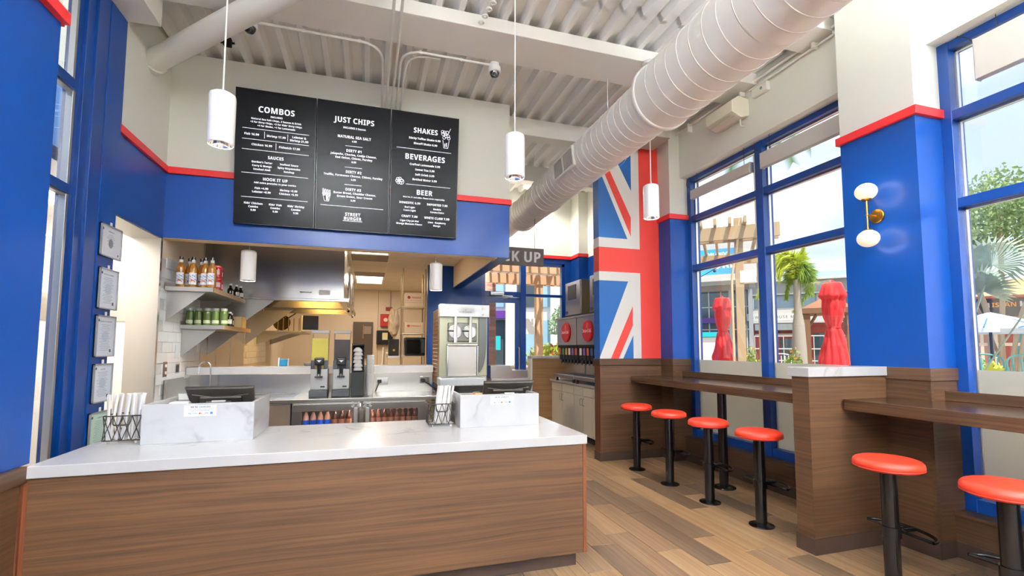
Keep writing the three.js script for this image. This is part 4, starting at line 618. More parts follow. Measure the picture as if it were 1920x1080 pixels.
{
  const tLab = canvasTex(128, 160, (g, w, h) => { g.fillStyle = '#e9ebf2'; g.fillRect(0, 0, w, h); g.fillStyle = '#4d6aa8'; for (let i = 0; i < 26; i++) { g.globalAlpha = 0.5; g.beginPath(); g.arc((i * 37) % w, 30 + (i * 53) % 100, 5 + i % 7, 0, 7); g.fill(); } g.globalAlpha = 1; g.fillStyle = '#b85a3a'; g.fillRect(40, 96, 50, 22); });
  const wrap = (r, y0, h) => flat(new THREE.CylinderGeometry(r, r, h, 20, 1, true, -1.0, 2.0)).translate(0, y0 + h / 2, 0);
  const b = thing('syrup_bottle', 'amber bottle with white label, front of the upper shelf nearest the doorway', 'bottle', [-1.845, 2.056, -5.54]);
  obj('body', lathe([[0, 0], [0.036, 0], [0.039, 0.006], [0.039, 0.185], [0.034, 0.215], [0.018, 0.245], [0.0155, 0.29], [0, 0.29]], 24), phys(0xc98a2a, 0.06, { transmission: 0.45, thickness: 0, clearcoat: 1 }), b); obj('label_wrap', wrap(0.0395, 0.03, 0.12), printed(tLab, 0.6), b); obj('neck_band', cyl(0.0175, 0.0165, 0.03, 18, true).translate(0, 0.255, 0), std(0xe5e2dc, 0.5), b); obj('cap', cyl(0.019, 0.018, 0.032, 18).translate(0, 0.285, 0), MT.black, b);
  [['amber bottle in the front row of the upper shelf, second from the doorway', -1.735, -5.54], ['amber bottle in the front row of the upper shelf, third from the doorway', -1.63, -5.55], ['amber bottle standing apart at the front right of the upper shelf', -1.555, -5.50], ['amber bottle in the second row behind the first front bottle', -1.80, -5.64], ['amber bottle in the second row behind the second front bottle', -1.69, -5.64], ['amber bottle in the second row behind the third front bottle', -1.59, -5.64]].forEach(([l, x, z]) => dup(b, l, [x, 2.056, z], rr(-0.2, 0.2)));
  const jr = thing('red_jar', 'red labelled jar beside the amber bottles, nearer one at the front', 'jar', [-1.57, 2.056, -5.74]); obj('body', lathe([[0, 0], [0.04, 0], [0.042, 0.006], [0.042, 0.10], [0.034, 0.115], [0, 0.115]], 22), phys(0xb01f22, 0.2), jr); obj('lid', cyl(0.036, 0.036, 0.02, 20).translate(0, 0.113, 0), std(0xc23a35, 0.4), jr); obj('label_wrap', wrap(0.0425, 0.035, 0.05), std(0xe7c9c2, 0.6), jr);
  dup(jr, 'red labelled jar beside the amber bottles, one behind the first', [-1.60, 2.056, -5.90], 0.4); dup(jr, 'red labelled jar stacked on top of the nearer red jar', [-1.57, 2.19, -5.74], -0.3); dup(jr, 'red labelled jar stacked on top of the rear red jar', [-1.60, 2.19, -5.90], 0.2);
  const gb = thing('green_bottle', 'squat green bottle on the lower shelf nearest the doorway', 'bottle', [-1.88, 1.691, -5.97]); obj('body', lathe([[0, 0], [0.037, 0], [0.039, 0.006], [0.039, 0.13], [0.036, 0.15], [0.03, 0.16], [0, 0.16]], 22), phys(0x6f8a35, 0.06, { transmission: 0.4, thickness: 0, clearcoat: 1 }), gb); obj('cap', cyl(0.033, 0.033, 0.03, 20).translate(0, 0.158, 0), phys(0xd6ddd2, 0.2, { transmission: 0.4, thickness: 0 }), gb); obj('label_wrap', wrap(0.0395, 0.02, 0.035), std(0xb9c3a2, 0.6), gb);
  ['second', 'third', 'fourth', 'fifth'].forEach((n, i) => dup(gb, `squat green bottle on the lower shelf, ${n} from the doorway`, [-1.80 + i * 0.083, 1.691, -5.97], 0.2 * i)); dup(gb, 'squat green bottle in the rear row of the lower shelf', [-1.72, 1.691, -6.08], 1);
  const dk = thing('dark_bottle', 'small black bottle with white label right of the green bottles', 'bottle', [-1.53, 1.691, -6.12]); obj('body', lathe([[0, 0], [0.03, 0], [0.032, 0.005], [0.032, 0.09], [0.014, 0.12], [0.013, 0.145], [0, 0.145]], 20), phys(0x15110e, 0.1), dk); obj('cap', cyl(0.016, 0.016, 0.02, 16).translate(0, 0.143, 0), MT.offwhite, dk); obj('label_wrap', wrap(0.0325, 0.025, 0.05), std(0xd3d0c2, 0.6), dk);
  dup(dk, 'small black bottle beside the brown carton on the lower shelf', [-1.58, 1.691, -6.38], 0.3);
  const sp = [['dark spice bottle at the far end of the upper shelf, left of three', -1.62, -6.45], ['dark spice bottle at the far end of the upper shelf, middle of three', -1.58, -6.55], ['dark spice bottle at the far end of the upper shelf, right of three', -1.56, -6.67]]; sp.forEach(([l, x, z]) => { const o = dup(dk, l, [x, 2.056, z], rr(0, 2)); });
  const cr = thing('carton', 'brown open carton on the far end of the lower shelf', 'box', [-1.62, 1.691, -6.72]); obj('box_body', [bx(-0.1, 0.1, 0, 0.004, -0.09, 0.09), bx(-0.1, -0.095, 0, 0.14, -0.09, 0.09), bx(0.095, 0.1, 0, 0.14, -0.09, 0.09), bx(-0.1, 0.1, 0, 0.14, 0.085, 0.09), bx(-0.1, 0.1, 0, 0.14, -0.09, -0.085)], std(0xd8b984, 0.8), cr); obj('liner', bx(-0.09, 0.09, 0.1, 0.125, -0.08, 0.08, 0.01), std(0xcaa36a, 0.9), cr);
}
// ---------------------------------------------------------------- cook line: hoods, skirts, shelf
function hood(label, z0, z1, y0) {
  const t = thing('exhaust_hood', label, 'hood', [-1.948, y0, z0]); const L = z0 - z1, W = 1.61, H = 2.92 - y0;
  obj('near_end', [bx(0, W, 0, H, -0.02, 0, 0.003), bx(0, W + 0.006, H * 0.86, H * 0.88, -0.01, 0.006)], MT.steelV, t); obj('front_side', [bx(W - 0.01, W, 0, H, -L, -0.02)], MT.steelV, t); obj('far_end', bx(0, W, 0, H, -L, -L + 0.02), MT.steelV, t); obj('inner_top', bx(0, W, 0.28, 0.30, -L, -0.02), MT.steel, t);
  obj('gutter', [bx(0, W + 0.07, -0.03, 0.0, -0.06, 0.006, 0.003), bx(W - 0.06, W + 0.07, -0.03, 0.0, -L, -0.06, 0.003), bx(W, W + 0.075, 0.0, 0.02, -L, 0)], MT.steelV, t);
  obj('end_skirt', ext([[0, 0], [0.74, 0], [0, -0.62]], 0.01).translate(0, -0.03, -0.02), MT.steelMatte, t); obj('filter_bank', [...Array(3)].map((_, i) => tf(bx(-0.24, 0.24, -0.012, 0.012, -0.22, 0.22, 0.004), [0.45, 0.10, -0.32 - i * 0.45], [0, 0, 0.7])), std(0x8d857a, 0.4, 1), t);
  obj('light_lens', bx(0.72, 1.30, 0.262, 0.28, -0.62, -0.28, 0.004), lit(0xffcf6a, 2.4), t); const l = new THREE.RectAreaLight(0xffc463, 16 * LAMP, 0.56, 0.32); l.position.set(1.01, 0.258, -0.45); l.rotation.x = -PI / 2; l.name = 'hood_glow'; t.add(l);
  obj('handle', pipe([[1.05, 0.09, 0], [1.05, 0.09, 0.03], [1.19, 0.09, 0.03], [1.19, 0.09, 0]], 0.006, 0.015, 20), MT.chrome, t); obj('data_plate', bx(1.29, 1.43, 0.06, 0.125, 0, 0.004), MT.whiteGloss, t); obj('drip_pipe', pipe([[W + 0.05, 0.55, -0.5], [W + 0.05, -0.1, -0.5], [W + 0.05, -0.13, -0.4]], 0.018, 0.03, 20), MT.steel, t);
  for (let i = 0; i < 2; i++) obj('hanging_rod', rod([0.42 + i * 0.12, 0.0, -0.35], [0.42 + i * 0.12, -0.17, -0.35], 0.006), MT.brass, t);
}
hood('big stainless exhaust hood behind the upper bottle shelf, white plate on it', -6.92, -8.6, 2.11); hood('second stainless exhaust hood farther back behind the first', -8.75, -10.5, 2.14);
{
  const s = thing('pass_shelf', 'steel overshelf with angled brackets at the far end of the cook line', 'shelf', [-1.947, 1.75, -9.6]); obj('board', bx(0, 0.75, -0.03, 0, -1.4, 0.1, 0.003), MT.steelMatte, s); obj('bracket', [ext([[0, 0], [0.6, 0], [0, -0.22]], 0.008).translate(0, -0.03, 0.05)], MT.steelMatte, s); obj('bracket', ext([[0, 0], [0.6, 0], [0, -0.22]], 0.008).translate(0, -0.03, -1.2), MT.steelMatte, s); obj('ticket_rail', [...Array(5)].map((_, i) => rod([0.35 + i * 0.09, 0, 0.06], [0.35 + i * 0.09, 0.24, 0.06], 0.009)), MT.brass, s);
  const k = thing('black_pan', 'black pan standing upright on the far steel overshelf', 'pan', [-1.56, 1.752, -9.75]); obj('pan_body', [tf(lathe([[0, 0], [0.12, 0], [0.15, 0.04], [0.145, 0.04], [0.115, 0.006], [0, 0.006]], 28), [0, 0.15, 0], [PI / 2 - 0.2, 0, 0])], MT.blackMatte, k); obj('pan_handle', rod([0.1, 0.25, 0.0], [0.22, 0.34, -0.05], 0.012), MT.blackMatte, k);
  const k2 = thing('monitor_panel', 'black order screen in a pale frame on the far overshelf', 'screen', [-1.08, 1.752, -9.75], 0.3); obj('casing', bx(-0.16, 0.16, 0, 0.30, -0.03, 0.03, 0.006), MT.steelMatte, k2); obj('screen', bx(-0.13, 0.15, 0.03, 0.30, 0.028, 0.034), MT.black, k2);
  const bk = thing('towel_roll', 'blue towel packet standing on the marble ledge', 'packet', [-0.97, 1.222, -6.28]); obj('packet_body', bx(-0.045, 0.045, 0, 0.085, -0.03, 0.03, 0.01), std(0x1a7fae, 0.35), bk); obj('wrapper_edge', [bx(-0.062, -0.045, 0, 0.10, -0.028, 0.028, 0.004), bx(0.045, 0.055, 0, 0.09, -0.028, 0.028, 0.004)], phys(0xe6f0f2, 0.2), bk);
  const pn = thing('steel_pan', 'small steel pan with a handle on the marble ledge', 'pan', [-0.70, 1.222, -6.32]); obj('pan_body', lathe([[0, 0], [0.05, 0], [0.056, 0.04], [0.058, 0.042], [0.052, 0.04], [0.046, 0.005], [0, 0.005]], 24), MT.steelMatte, pn); obj('pan_handle', rod([0.055, 0.035, 0], [0.2, 0.05, -0.03], 0.006), MT.steelMatte, pn);
  const r = thing('prep_table', 'pale steel prep table by the far kitchen wall under the lit hood', 'table', [-1.3, 0, -11.2]); obj('top', bx(-0.6, 0.6, 0.86, 0.9, -0.5, 1.6, 0.005), MT.steel, r); for (const [x, z] of [[-0.55, -0.45], [0.55, -0.45], [-0.55, 1.55], [0.55, 1.55]]) obj('leg', rod([x, 0, z], [x, 0.86, z], 0.02), MT.steel, r);
}
{ // rear wall items
  const d = thing('wall_panel', 'dark electrical panel on the far kitchen wall behind the lid holder', 'panel', [-0.13, 1.62, -12.5]); obj('cabinet', bx(-0.23, 0.24, -0.45, 0.47, 0, 0.08, 0.01), std(0x5b5046, 0.45, 0.4), d); obj('breaker_box', [bx(0.02, 0.2, 0.16, 0.36, 0.08, 0.10, 0.004)], std(0x8a7c6c, 0.5), d); obj('latch', bx(0.0, 0.012, 0.05, 0.4, 0.08, 0.095), MT.brass, d);
  const f = thing('fire_alarm_pull', 'red fire alarm box on the far kitchen wall', 'alarm', [0.415, 1.98, -12.47]); obj('box', bx(-0.13, 0.13, 0, 0.32, 0, 0.08, 0.012), std(0xb32018, 0.4), f); obj('dial', tf(cyl(0.05, 0.05, 0.01, 20), [0, 0.17, 0.08], [PI / 2, 0, 0]), std(0xe6cfc4, 0.5), f); obj('alarm_tab', bx(0.0, 0.16, 0.42, 0.50, 0, 0.03), std(0x8e1a15, 0.4), f); 
  const tt = thing('wall_phone', 'black wall phone with a pale notice below the red alarm', 'phone', [0.40, 1.52, -12.47]); obj('body', bx(-0.2, 0.2, 0, 0.36, 0, 0.12, 0.015), MT.black, tt); obj('notice', bx(-0.06, 0.07, 0.12, 0.30, 0.12, 0.125), std(0xd9cda0, 0.7), tt); obj('handset', tf(bx(-0.03, 0.03, -0.16, 0.16, 0, 0.05, 0.015), [-0.12, 0.2, 0.12]), MT.blackMatte, tt);
  const m = thing('mop_bucket_rack', 'white and grey mop frame leaning at the far kitchen wall', 'rack', [0.42, 0, -12.3]); obj('frame', [rod([-0.12, 0, 0.1], [-0.05, 1.45, -0.1], 0.02), rod([0.16, 0, 0], [0.16, 1.35, -0.1], 0.025), rod([0.02, 1.3, -0.1], [0.2, 1.3, -0.1], 0.025)], MT.white, m); obj('bin', lathe([[0, 0], [0.12, 0], [0.14, 0.9], [0.13, 0.9], [0, 0.05]], 20).translate(0.05, 0, 0.02), MT.grey, m);
}
{ // wire shelving with boxes
  const t = thing('wire_shelving', 'tall wire shelving rack with take-out boxes beside the blue wall', 'shelving', [0.79, 0, -8.95]);
  for (const [x, z] of [[-0.2, -0.2], [0.2, -0.2], [-0.2, 0.2], [0.2, 0.2]]) obj('post', rod([x, 0, z], [x, z < 0 ? 2.85 : 2.9, z], 0.013), std(0xcab99a, 0.35, 0.8), t);
  for (const y of [0.4, 1.295, 1.70, 2.19]) obj('shelf', [bx(-0.21, 0.21, y - 0.012, y + 0.012, 0.195, 0.215, 0.003), bx(-0.21, 0.21, y - 0.012, y + 0.012, -0.215, -0.195, 0.003), bx(-0.215, -0.2, y - 0.012, y + 0.012, -0.2, 0.2), bx(0.2, 0.215, y - 0.012, y + 0.012, -0.2, 0.2), ...[...Array(12)].map((_, i) => bx(-0.19 + i * 0.034, -0.187 + i * 0.034, y - 0.004, y, -0.2, 0.2))], std(0xd8c8a8, 0.35, 0.7), t);
  const tBox = canvasTex(256, 192, (g, w, h) => { g.fillStyle = '#e9d3b4'; g.fillRect(0, 0, w, h); g.fillStyle = '#c2452f'; g.beginPath(); g.arc(50, 66, 22, 0, 7); g.fill(); g.font = 'bold 34px sans-serif'; g.fillText('FRAGILE', 84, 78); g.fillStyle = '#a08a6a'; g.fillRect(0, 110, w, 3); g.fillRect(0, 140, w, 3); });
  const carton = (label, y, h, w2 = 0.17) => { const b = thing('takeout_carton', label, 'box', [0.80, y, -8.93]); obj('carton_body', bx(-w2, w2, 0, h, -0.17, 0.17, 0.004), std(0xe2cba8, 0.8), b); obj('printed_side', sheet(w2 * 2 - 0.01, h - 0.01).translate(0, h / 2, 0.1705), printed(tBox, 0.8), b); obj('flap', bx(-w2, w2, h, h + 0.004, -0.17, 0), std(0xd6bd97, 0.8), b); };
  carton('printed carton on the top wire shelf beside the blue wall', 2.203, 0.25); carton('printed carton on the middle wire shelf beside the blue wall', 1.713, 0.20);
  const sk = thing('plastic_bag', 'crumpled clear bag of lids hanging left of the wire shelving', 'bag', [0.44, 1.75, -8.8]); const g = flat(new THREE.IcosahedronGeometry(0.2, 4)); const p = g.attributes.position; for (let i = 0; i < p.count; i++) { const v = V(p.getX(i), p.getY(i), p.getZ(i)), k = 1 + 0.35 * (fbm(v.x * 2.2 + 0.5, v.y * 2.2 + 0.5, 7, 7, 2, 3) - 0.5) + 0.25 * (fbm(v.z * 3 + 0.5, v.y * 3 + 0.5, 9, 9, 2, 9) - 0.5); p.setXYZ(i, v.x * 0.5 * k, v.y * 1.25 * k + 0.15, v.z * 0.6 * k); } g.computeVertexNormals(); obj('bag', g, phys(0xd8c4a4, 0.35, { clearcoat: 0.3 }), sk); obj('tie', rod([0, 0.36, 0], [0.14, 0.44, 0], 0.006), MT.grey, sk);
  const mw = thing('microwave_oven', 'black microwave oven under the wire shelf', 'microwave', [0.82, 1.30, -8.9]); obj('cabinet', bx(-0.18, 0.18, 0, 0.33, -0.2, 0.2, 0.01), MT.black, mw); obj('door_glass', bx(-0.16, 0.09, 0.03, 0.30, 0.2, 0.21, 0.003), phys(0x080808, 0.08), mw); obj('keypad', bx(0.11, 0.17, 0.05, 0.29, 0.2, 0.206), MT.darkGrey, mw);
  const mb = thing('black_box_case', 'smaller black appliance left of the microwave', 'appliance', [0.45, 1.30, -8.95]); obj('cabinet', bx(-0.09, 0.09, 0, 0.30, -0.15, 0.15, 0.01), MT.blackMatte, mb); obj('front_knob', tf(cyl(0.02, 0.02, 0.02, 16), [0, 0.1, 0.15], [PI / 2, 0, 0]), MT.brass, mb);
  const st = thing('prep_stand', 'narrow pale steel stand carrying the smaller black appliance', 'stand', [0.45, 0, -8.95]); obj('top', bx(-0.11, 0.11, 1.26, 1.298, -0.2, 0.2, 0.004), MT.steel, st); obj('front_board', bx(-0.11, 0.11, 1.10, 1.26, 0.18, 0.2), std(0xd9c8a6, 0.5), st); for (const [x, z] of [[-0.09, -0.17], [0.09, -0.17], [-0.09, 0.16], [0.09, 0.16]]) obj('leg', rod([x, 0, z], [x, 1.26, z], 0.012), MT.steel, st);
}
{ // frozen drink machine
  const t = thing('frozen_drink_machine', 'steel twin frozen drink machine behind the right till', 'drink machine', [1.13, 0.86, -5.75]); const W = 0.30;
  obj('cabinet', bx(-W, W - 0.0, 0.14, 1.07, -0.62, -0.02, 0.004), MT.steelMatte, t); obj('front_panel', bx(-W, W, 0.24, 0.98, -0.02, 0.0, 0.004), std(0xa5a48c, 0.36, 0.9), t);
  obj('head', bx(-W - 0.005, W + 0.015, 0.965, 1.12, -0.10, 0.055, 0.006), std(0xcfd0cf, 0.35, 0.5), t); for (const [x, y] of [[-0.20, 1.07], [-0.20, 1.0], [0.235, 1.07], [0.235, 1.0]]) obj('button', tf(cyl(0.014, 0.014, 0.006, 16), [x, y, 0.055], [PI / 2, 0, 0]), MT.steelMatte, t);
  const tx = canvasTex(512, 128, (g, w, h) => { g.fillStyle = '#cfd1d2'; g.fillRect(0, 0, w, h); g.fillStyle = '#4c5058'; g.textAlign = 'center'; g.font = 'bold 40px sans-serif'; g.fillText('TAYLOR COMPANY', w / 2, 108); g.beginPath(); g.moveTo(250, 50); g.lineTo(280, 20); g.lineTo(268, 50); g.lineTo(240, 60); g.fill(); }); obj('maker_print', sheet(0.24, 0.06).translate(0.01, 1.04, 0.0555), printed(tx, 0.4), t);
  obj('freezer_door', bx(-0.20, 0.165, 0.66, 0.895, 0.0, 0.03, 0.02), std(0x77776f, 0.3, 0.6), t);
  for (const x of [-0.11, 0.075]) { obj('sight_ring', [tf(new THREE.TorusGeometry(0.078, 0.008, 8, 36), [x, 0.785, 0.032]), tf(cyl(0.072, 0.072, 0.006, 36), [x, 0.785, 0.028], [PI / 2, 0, 0])], MT.steel, t); obj('draw_valve', [cyl(0.02, 0.016, 0.28, 18).translate(x, 0.65, 0.06), bx(x - 0.012, x + 0.012, 0.90, 0.97, 0.03, 0.075, 0.004)], phys(0xe4e6e6, 0.2), t); obj('draw_handle', bx(x - 0.10, x - 0.02, 0.785, 0.80, 0.04, 0.06, 0.004), MT.blackMatte, t); }
  obj('splash_panel', [bx(-0.20, 0.165, 0.24, 0.61, 0.0, 0.012, 0.004), bx(-0.215, 0.18, 0.605, 0.64, 0, 0.05, 0.012)], MT.steel, t); obj('splash_edge', [bx(-0.215, -0.195, 0.24, 0.61, 0, 0.05, 0.006), bx(0.145, 0.155, 0.28, 0.60, 0.012, 0.02, 0.002), bx(0.165, 0.182, 0.24, 0.61, 0, 0.04, 0.006)], MT.chrome, t);
  const sd = new THREE.Shape(); sd.moveTo(0.19, 0.96); sd.lineTo(0.285, 0.96); sd.lineTo(0.285, 0.62); sd.quadraticCurveTo(0.28, 0.36, 0.20, 0.28); sd.lineTo(0.19, 0.30); sd.closePath(); obj('curved_trim', ext(sd, 0.012, 0.002), std(0x63645f, 0.35, 0.6), t);
  obj('drip_tray', [bx(-W - 0.01, W - 0.06, 0.13, 0.225, -0.10, 0.16, 0.012)], std(0xc9ced0, 0.35, 0.5), t); obj('tray_grid', bx(-W + 0.01, W - 0.08, 0.224, 0.23, 0.0, 0.15), MT.steel, t); obj('foot', bx(-W + 0.02, W - 0.02, 0.045, 0.13, -0.55, 0.08), MT.black, t);
  stuff(obj('side_louvre', [...Array(16)].map((_, i) => tf(bx(-0.006, 0.006, -0.005, 0.005, -0.21, 0.21), [-W - 0.002, 0.24 + i * 0.048, -0.33], [0, 0, 0.6])), std(0xa87f5e, 0.4, 0.8), t)); obj('side_frame', bx(-W - 0.004, -W, 0.15, 1.06, -0.58, -0.05), std(0x8d7a66, 0.45, 0.7), t);
  for (const x of [-0.19, 0.13]) obj('hopper_knob', [cyl(0.02, 0.022, 0.03, 16).translate(x, 1.07, -0.3), bx(x - 0.05, x + 0.05, 1.07, 1.085, -0.34, -0.26, 0.004), cyl(0.012, 0.012, 0.06, 12).translate(x, 1.07, -0.3)], std(0x6c4d33, 0.4, 0.6), t);
}
{ // refrigerated base that carries the machine, at the end of the worktop
  const t = thing('machine_stand', 'low steel stand carrying the frozen drink machine', 'stand', [1.16, 0, -5.85]); obj('top', bx(-0.345, 0.40, 0.865, 0.905, -0.60, 0.25, 0.004), MT.steel, t); obj('cabinet', bx(-0.33, 0.38, 0.1, 0.865, -0.58, 0.18, 0.006), MT.steelMatte, t); obj('caster', [...[[-0.18, 0.12], [0.34, 0.12], [-0.18, -0.36], [0.34, -0.36]].map(([x, z]) => cyl(0.04, 0.04, 0.1, 16).translate(x, 0, z))], MT.blackMatte, t);
  const r = thing('steel_lid_bin', 'steel slant-front bin standing behind the frozen drink machine by the door', 'bin', [2.05, 0, -7.2]); obj('bin_body', bx(-0.25, 0.35, 0.05, 0.98, -0.25, 0.22, 0.01), MT.steelMatte, r); obj('bin_lid', [ext([[-0.25, 0.98], [-0.25, 1.17], [0.05, 1.17], [0.16, 0.98]], 0.45, 0.003).translate(0, 0, -0.24), bx(0.0, 0.35, 0.98, 1.10, -0.22, 0.2, 0.004)], MT.steel, r); obj('caster', [...[[-0.2, 0.17], [0.3, 0.17], [-0.2, -0.2], [0.3, -0.2]].map(([x, z]) => cyl(0.025, 0.025, 0.05, 14).translate(x, 0, z))], MT.blackMatte, r);
}
// ---------------------------------------------------------------- outside
const ground = struct('ground'); obj('paving', bx(-70, 110, -0.5, -0.21, -110, 70), std(0x9d9383, 0.85), ground);
{ // pavers near the windows
  const g = bx(-0.74, 0.74, -0.04, 0, -0.74, 0.74, 0.008), ms = [0xa89c8a, 0x9f9280, 0xb0a491].map((c) => std(c, 0.85));
  for (let i = 0; i < 6; i++) for (let k = 0; k < 10; k++) { const m = new THREE.Mesh(g, ms[Math.floor(rnd() * 3)]); m.name = 'paver'; m.receiveShadow = m.castShadow = true; m.position.set(5.2 + i * 1.5, -0.17, -12.5 + k * 1.5); ground.add(m); }
}
function leafCloud(n, place, size, flatness = 0.5) {              // many small folded leaves
  const P = new Float32Array(n * 18), q = new THREE.Quaternion(), e = new THREE.Euler(), v = V(0, 0, 0);
  const L = [[-0.5, 0, 0], [0, 0.32, 0.08], [0.5, 0, 0], [-0.5, 0, 0], [0.5, 0, 0], [0, -0.32, 0.08]];
  for (let i = 0; i < n; i++) { const c = place(i), s = size * rr(0.6, 1.3); e.set(rr(-1, 1) * 1.6 * flatness, rr(0, 6.28), rr(-1, 1) * 1.2); q.setFromEuler(e); L.forEach((l, k) => { v.set(...l).multiplyScalar(s).applyQuaternion(q); P.set([c[0] + v.x, c[1] + v.y, c[2] + v.z], i * 18 + k * 3); }); }
  const g = new THREE.BufferGeometry(); g.setAttribute('position', new THREE.BufferAttribute(P, 3)); g.setAttribute('uv', new THREE.BufferAttribute(new Float32Array(n * 12), 2)); g.computeVertexNormals(); return g;
}
const leafMat = (c) => { const m = phys(c, 0.75, { transmission: 0.3, thickness: 0 }); m.side = THREE.DoubleSide; return m; };
function bush(name, label, cat, p, w, h, d, n, size, color, ry = 0, flowers) {
  const t = thing(name, label, cat, p, ry); const sph = () => { const a = rr(0, 6.28), z = rr(-0.2, 1), r = Math.sqrt(Math.max(0, 1 - z * z)), k = rr(0.75, 1.05); return [Math.cos(a) * r * w * k, Math.max(0.02, z) * h * k, Math.sin(a) * r * d * k]; };
  stuff(obj('foliage', [leafCloud(n, sph, size)], leafMat(color), t)); if (flowers) stuff(obj('flowers', [leafCloud(Math.round(n * 0.12), sph, size * 0.9)], leafMat(flowers), t));
  obj('stem', [rod([0, 0, 0], [0, h * 0.6, 0], 0.03), rod([w * 0.4, 0, 0], [w * 0.3, h * 0.5, 0], 0.025), rod([-w * 0.4, 0, 0], [-w * 0.3, h * 0.5, 0], 0.025)], std(0x6b5844, 0.9), t); return t;
}
const YG = -0.17;
// closed red parasols
function closedParasol(label, p, H, R, ph) {
  const t = thing('closed_parasol', label, 'parasol', p);
  const prof = [[0.00, 1.0], [0.50, 0.999], [0.66, 0.99], [0.86, 0.955], [1.12, 0.905], [0.86, 0.885], [0.88, 0.84], [0.78, 0.775], [0.54, 0.722], [0.47, 0.708], [0.62, 0.69], [0.92, 0.60], [1.18, 0.50], [1.28, 0.44], [1.2, 0.42]], seg = 72;
  const rAt = (y) => { for (let i = 1; i < prof.length; i++) if (y >= prof[i][1]) { const [r0, y0] = prof[i - 1], [r1, y1] = prof[i], k = (y0 - y) / (y0 - y1 || 1); return r0 + (r1 - r0) * k; } return prof[prof.length - 1][0]; };
  const rows = 70, P = [], I = [];
  for (let j = 0; j <= rows; j++) for (let i = 0; i <= seg; i++) { const a = i / seg * 2 * PI, y = 1 - j / rows * 0.58, fold = 0.55 * Math.pow(Math.abs(Math.sin(a * 2.5 + ph + 0.6 * Math.sin(a + ph) + Math.sin(y * 8 + ph) * 0.6)), 0.8) + 0.45 * Math.pow(Math.abs(Math.sin(a * 5.5 + ph * 2 + Math.sin(y * 13 + ph) * 0.9)), 0.7), amp = 0.36 * Math.min(1, (1 - y) * 9), r = R * rAt(y) * (1 - amp + amp * fold + 0.22 * (vnoise(a * 12 / (2 * PI), y * 14, 12, 14, 4) - 0.5)); const rag = j === rows ? 0.05 * Math.sin(a * 4 + ph) : 0; P.push(Math.cos(a) * r, (y + rag) * H, Math.sin(a) * r); }
  for (let j = 0; j < rows; j++) for (let i = 0; i < seg; i++) { const a = j * (seg + 1) + i; I.push(a, a + 1, a + seg + 1, a + 1, a + seg + 2, a + seg + 1); }
  const g = new THREE.BufferGeometry(); g.setAttribute('position', new THREE.Float32BufferAttribute(P, 3)); g.setAttribute('uv', new THREE.Float32BufferAttribute(new Float32Array(P.length / 3 * 2), 2)); g.setIndex(I); g.computeVertexNormals();
  const m = phys(0xe3262b, 0.7, { transmission: 0.2, thickness: 0, sheen: 0.3 }); m.side = THREE.DoubleSide; obj('canopy', g, m, t); obj('pole', rod([0, 0.05, 0], [0, H * 0.99, 0], 0.025), MT.white, t); obj('tie', tf(new THREE.TorusGeometry(R * 0.44, 0.014, 8, 30), [0, H * 0.708, 0], [PI / 2, 0, 0]), std(0xc81f24, 0.7), t); obj('base', lathe([[0, 0], [0.3, 0], [0.3, 0.05], [0.05, 0.10], [0, 0.10]], 28), MT.darkGrey, t); obj('finial', tf(new THREE.SphereGeometry(0.03, 14, 10), [0, H, 0]), std(0xc81f24, 0.5), t);
}
closedParasol('closed red parasol outside, left of the tan pergola post', [8.24, YG, -9.42], 2.86, 0.23, 0.4); closedParasol('closed red parasol outside beside the blue pier, the larger one', [7.83, YG, -6.24], 2.80, 0.205, 1.3);
{ // pergola at the right
  const t = thing('pergola', 'tan timber pergola corner with a thick post outside the window', 'pergola', [7.86, YG, -8.43], -41.4 * PI / 180), m = std(0xab9878, 0.8);
  obj('post', bx(-0.085, 0.085, 0, 4.52, -0.085, 0.085, 0.01), m, t); obj('post', bx(-3.4, -3.2, 0, 4.2, -3.4, -3.2, 0.01), m, t);
  for (const z of [-0.16, 0.13, -3.3]) obj('beam', bx(-5.5, 0.80, 4.02, 4.32, z, z + 0.06, 0.006), m, t);
  for (let i = 0; i < 20; i++) obj('slat', bx(-5.3 + i * 0.3, -5.24 + i * 0.3, 4.32, 4.47, -4.0, 0.42, 0.004), m, t);
  obj('downpipe', pipe([[-0.16, 0.0, 0.13], [-0.16, 3.2, 0.13], [-0.04, 3.8, 0.14], [0.02, 4.45, 0.14]], 0.025, 0.2, 40), std(0xcdb58f, 0.7), t); obj('lamp_box', bx(0.0, 0.32, 3.05, 3.32, -0.05, 0.1, 0.02), MT.white, t); obj('string_cable', tube([[-0.1, 3.6, 0.2], [-1.2, 3.05, 0.3], [-2.8, 2.85, 0.3]], 0.01, 24, 6), MT.wire, t); for (let i = 0; i < 4; i++) obj('string_bulb', tf(new THREE.SphereGeometry(0.035, 12, 8), [-0.5 - i * 0.55, 3.33 - i * 0.11, 0.24]), MT.darkGrey, t);
}
{ // pergola behind the glass door
  const t = thing('pergola', 'peach timber pergola with white slats seen through the back door', 'pergola', [4.67, YG, -12.67]), m = std(0xc9a583, 0.8), w = std(0xe0d0ba, 0.8);
  obj('post', bx(-0.10, 0.10, 0, 3.45, -0.10, 0.10, 0.01), m, t); obj('post', bx(-2.6, -2.4, 0, 3.45, -0.10, 0.10, 0.01), m, t); obj('post', bx(1.8, 2.0, 0, 3.45, -0.1, 0.1, 0.01), m, t);
  for (const z of [-0.14, 0.08, 2.0]) obj('beam', bx(-2.8, 2.6, 3.42, 3.68, z, z + 0.06, 0.005), m, t);
  for (let i = 0; i < 22; i++) obj('slat', bx(-2.7 + i * 0.24, -2.64 + i * 0.24, 3.69, 3.84, -1.2, 3.6, 0.003), w, t);
  obj('notice_box', bx(-0.42, -0.12, 2.0, 2.45, -0.05, 0.05, 0.01), MT.white, t);
}
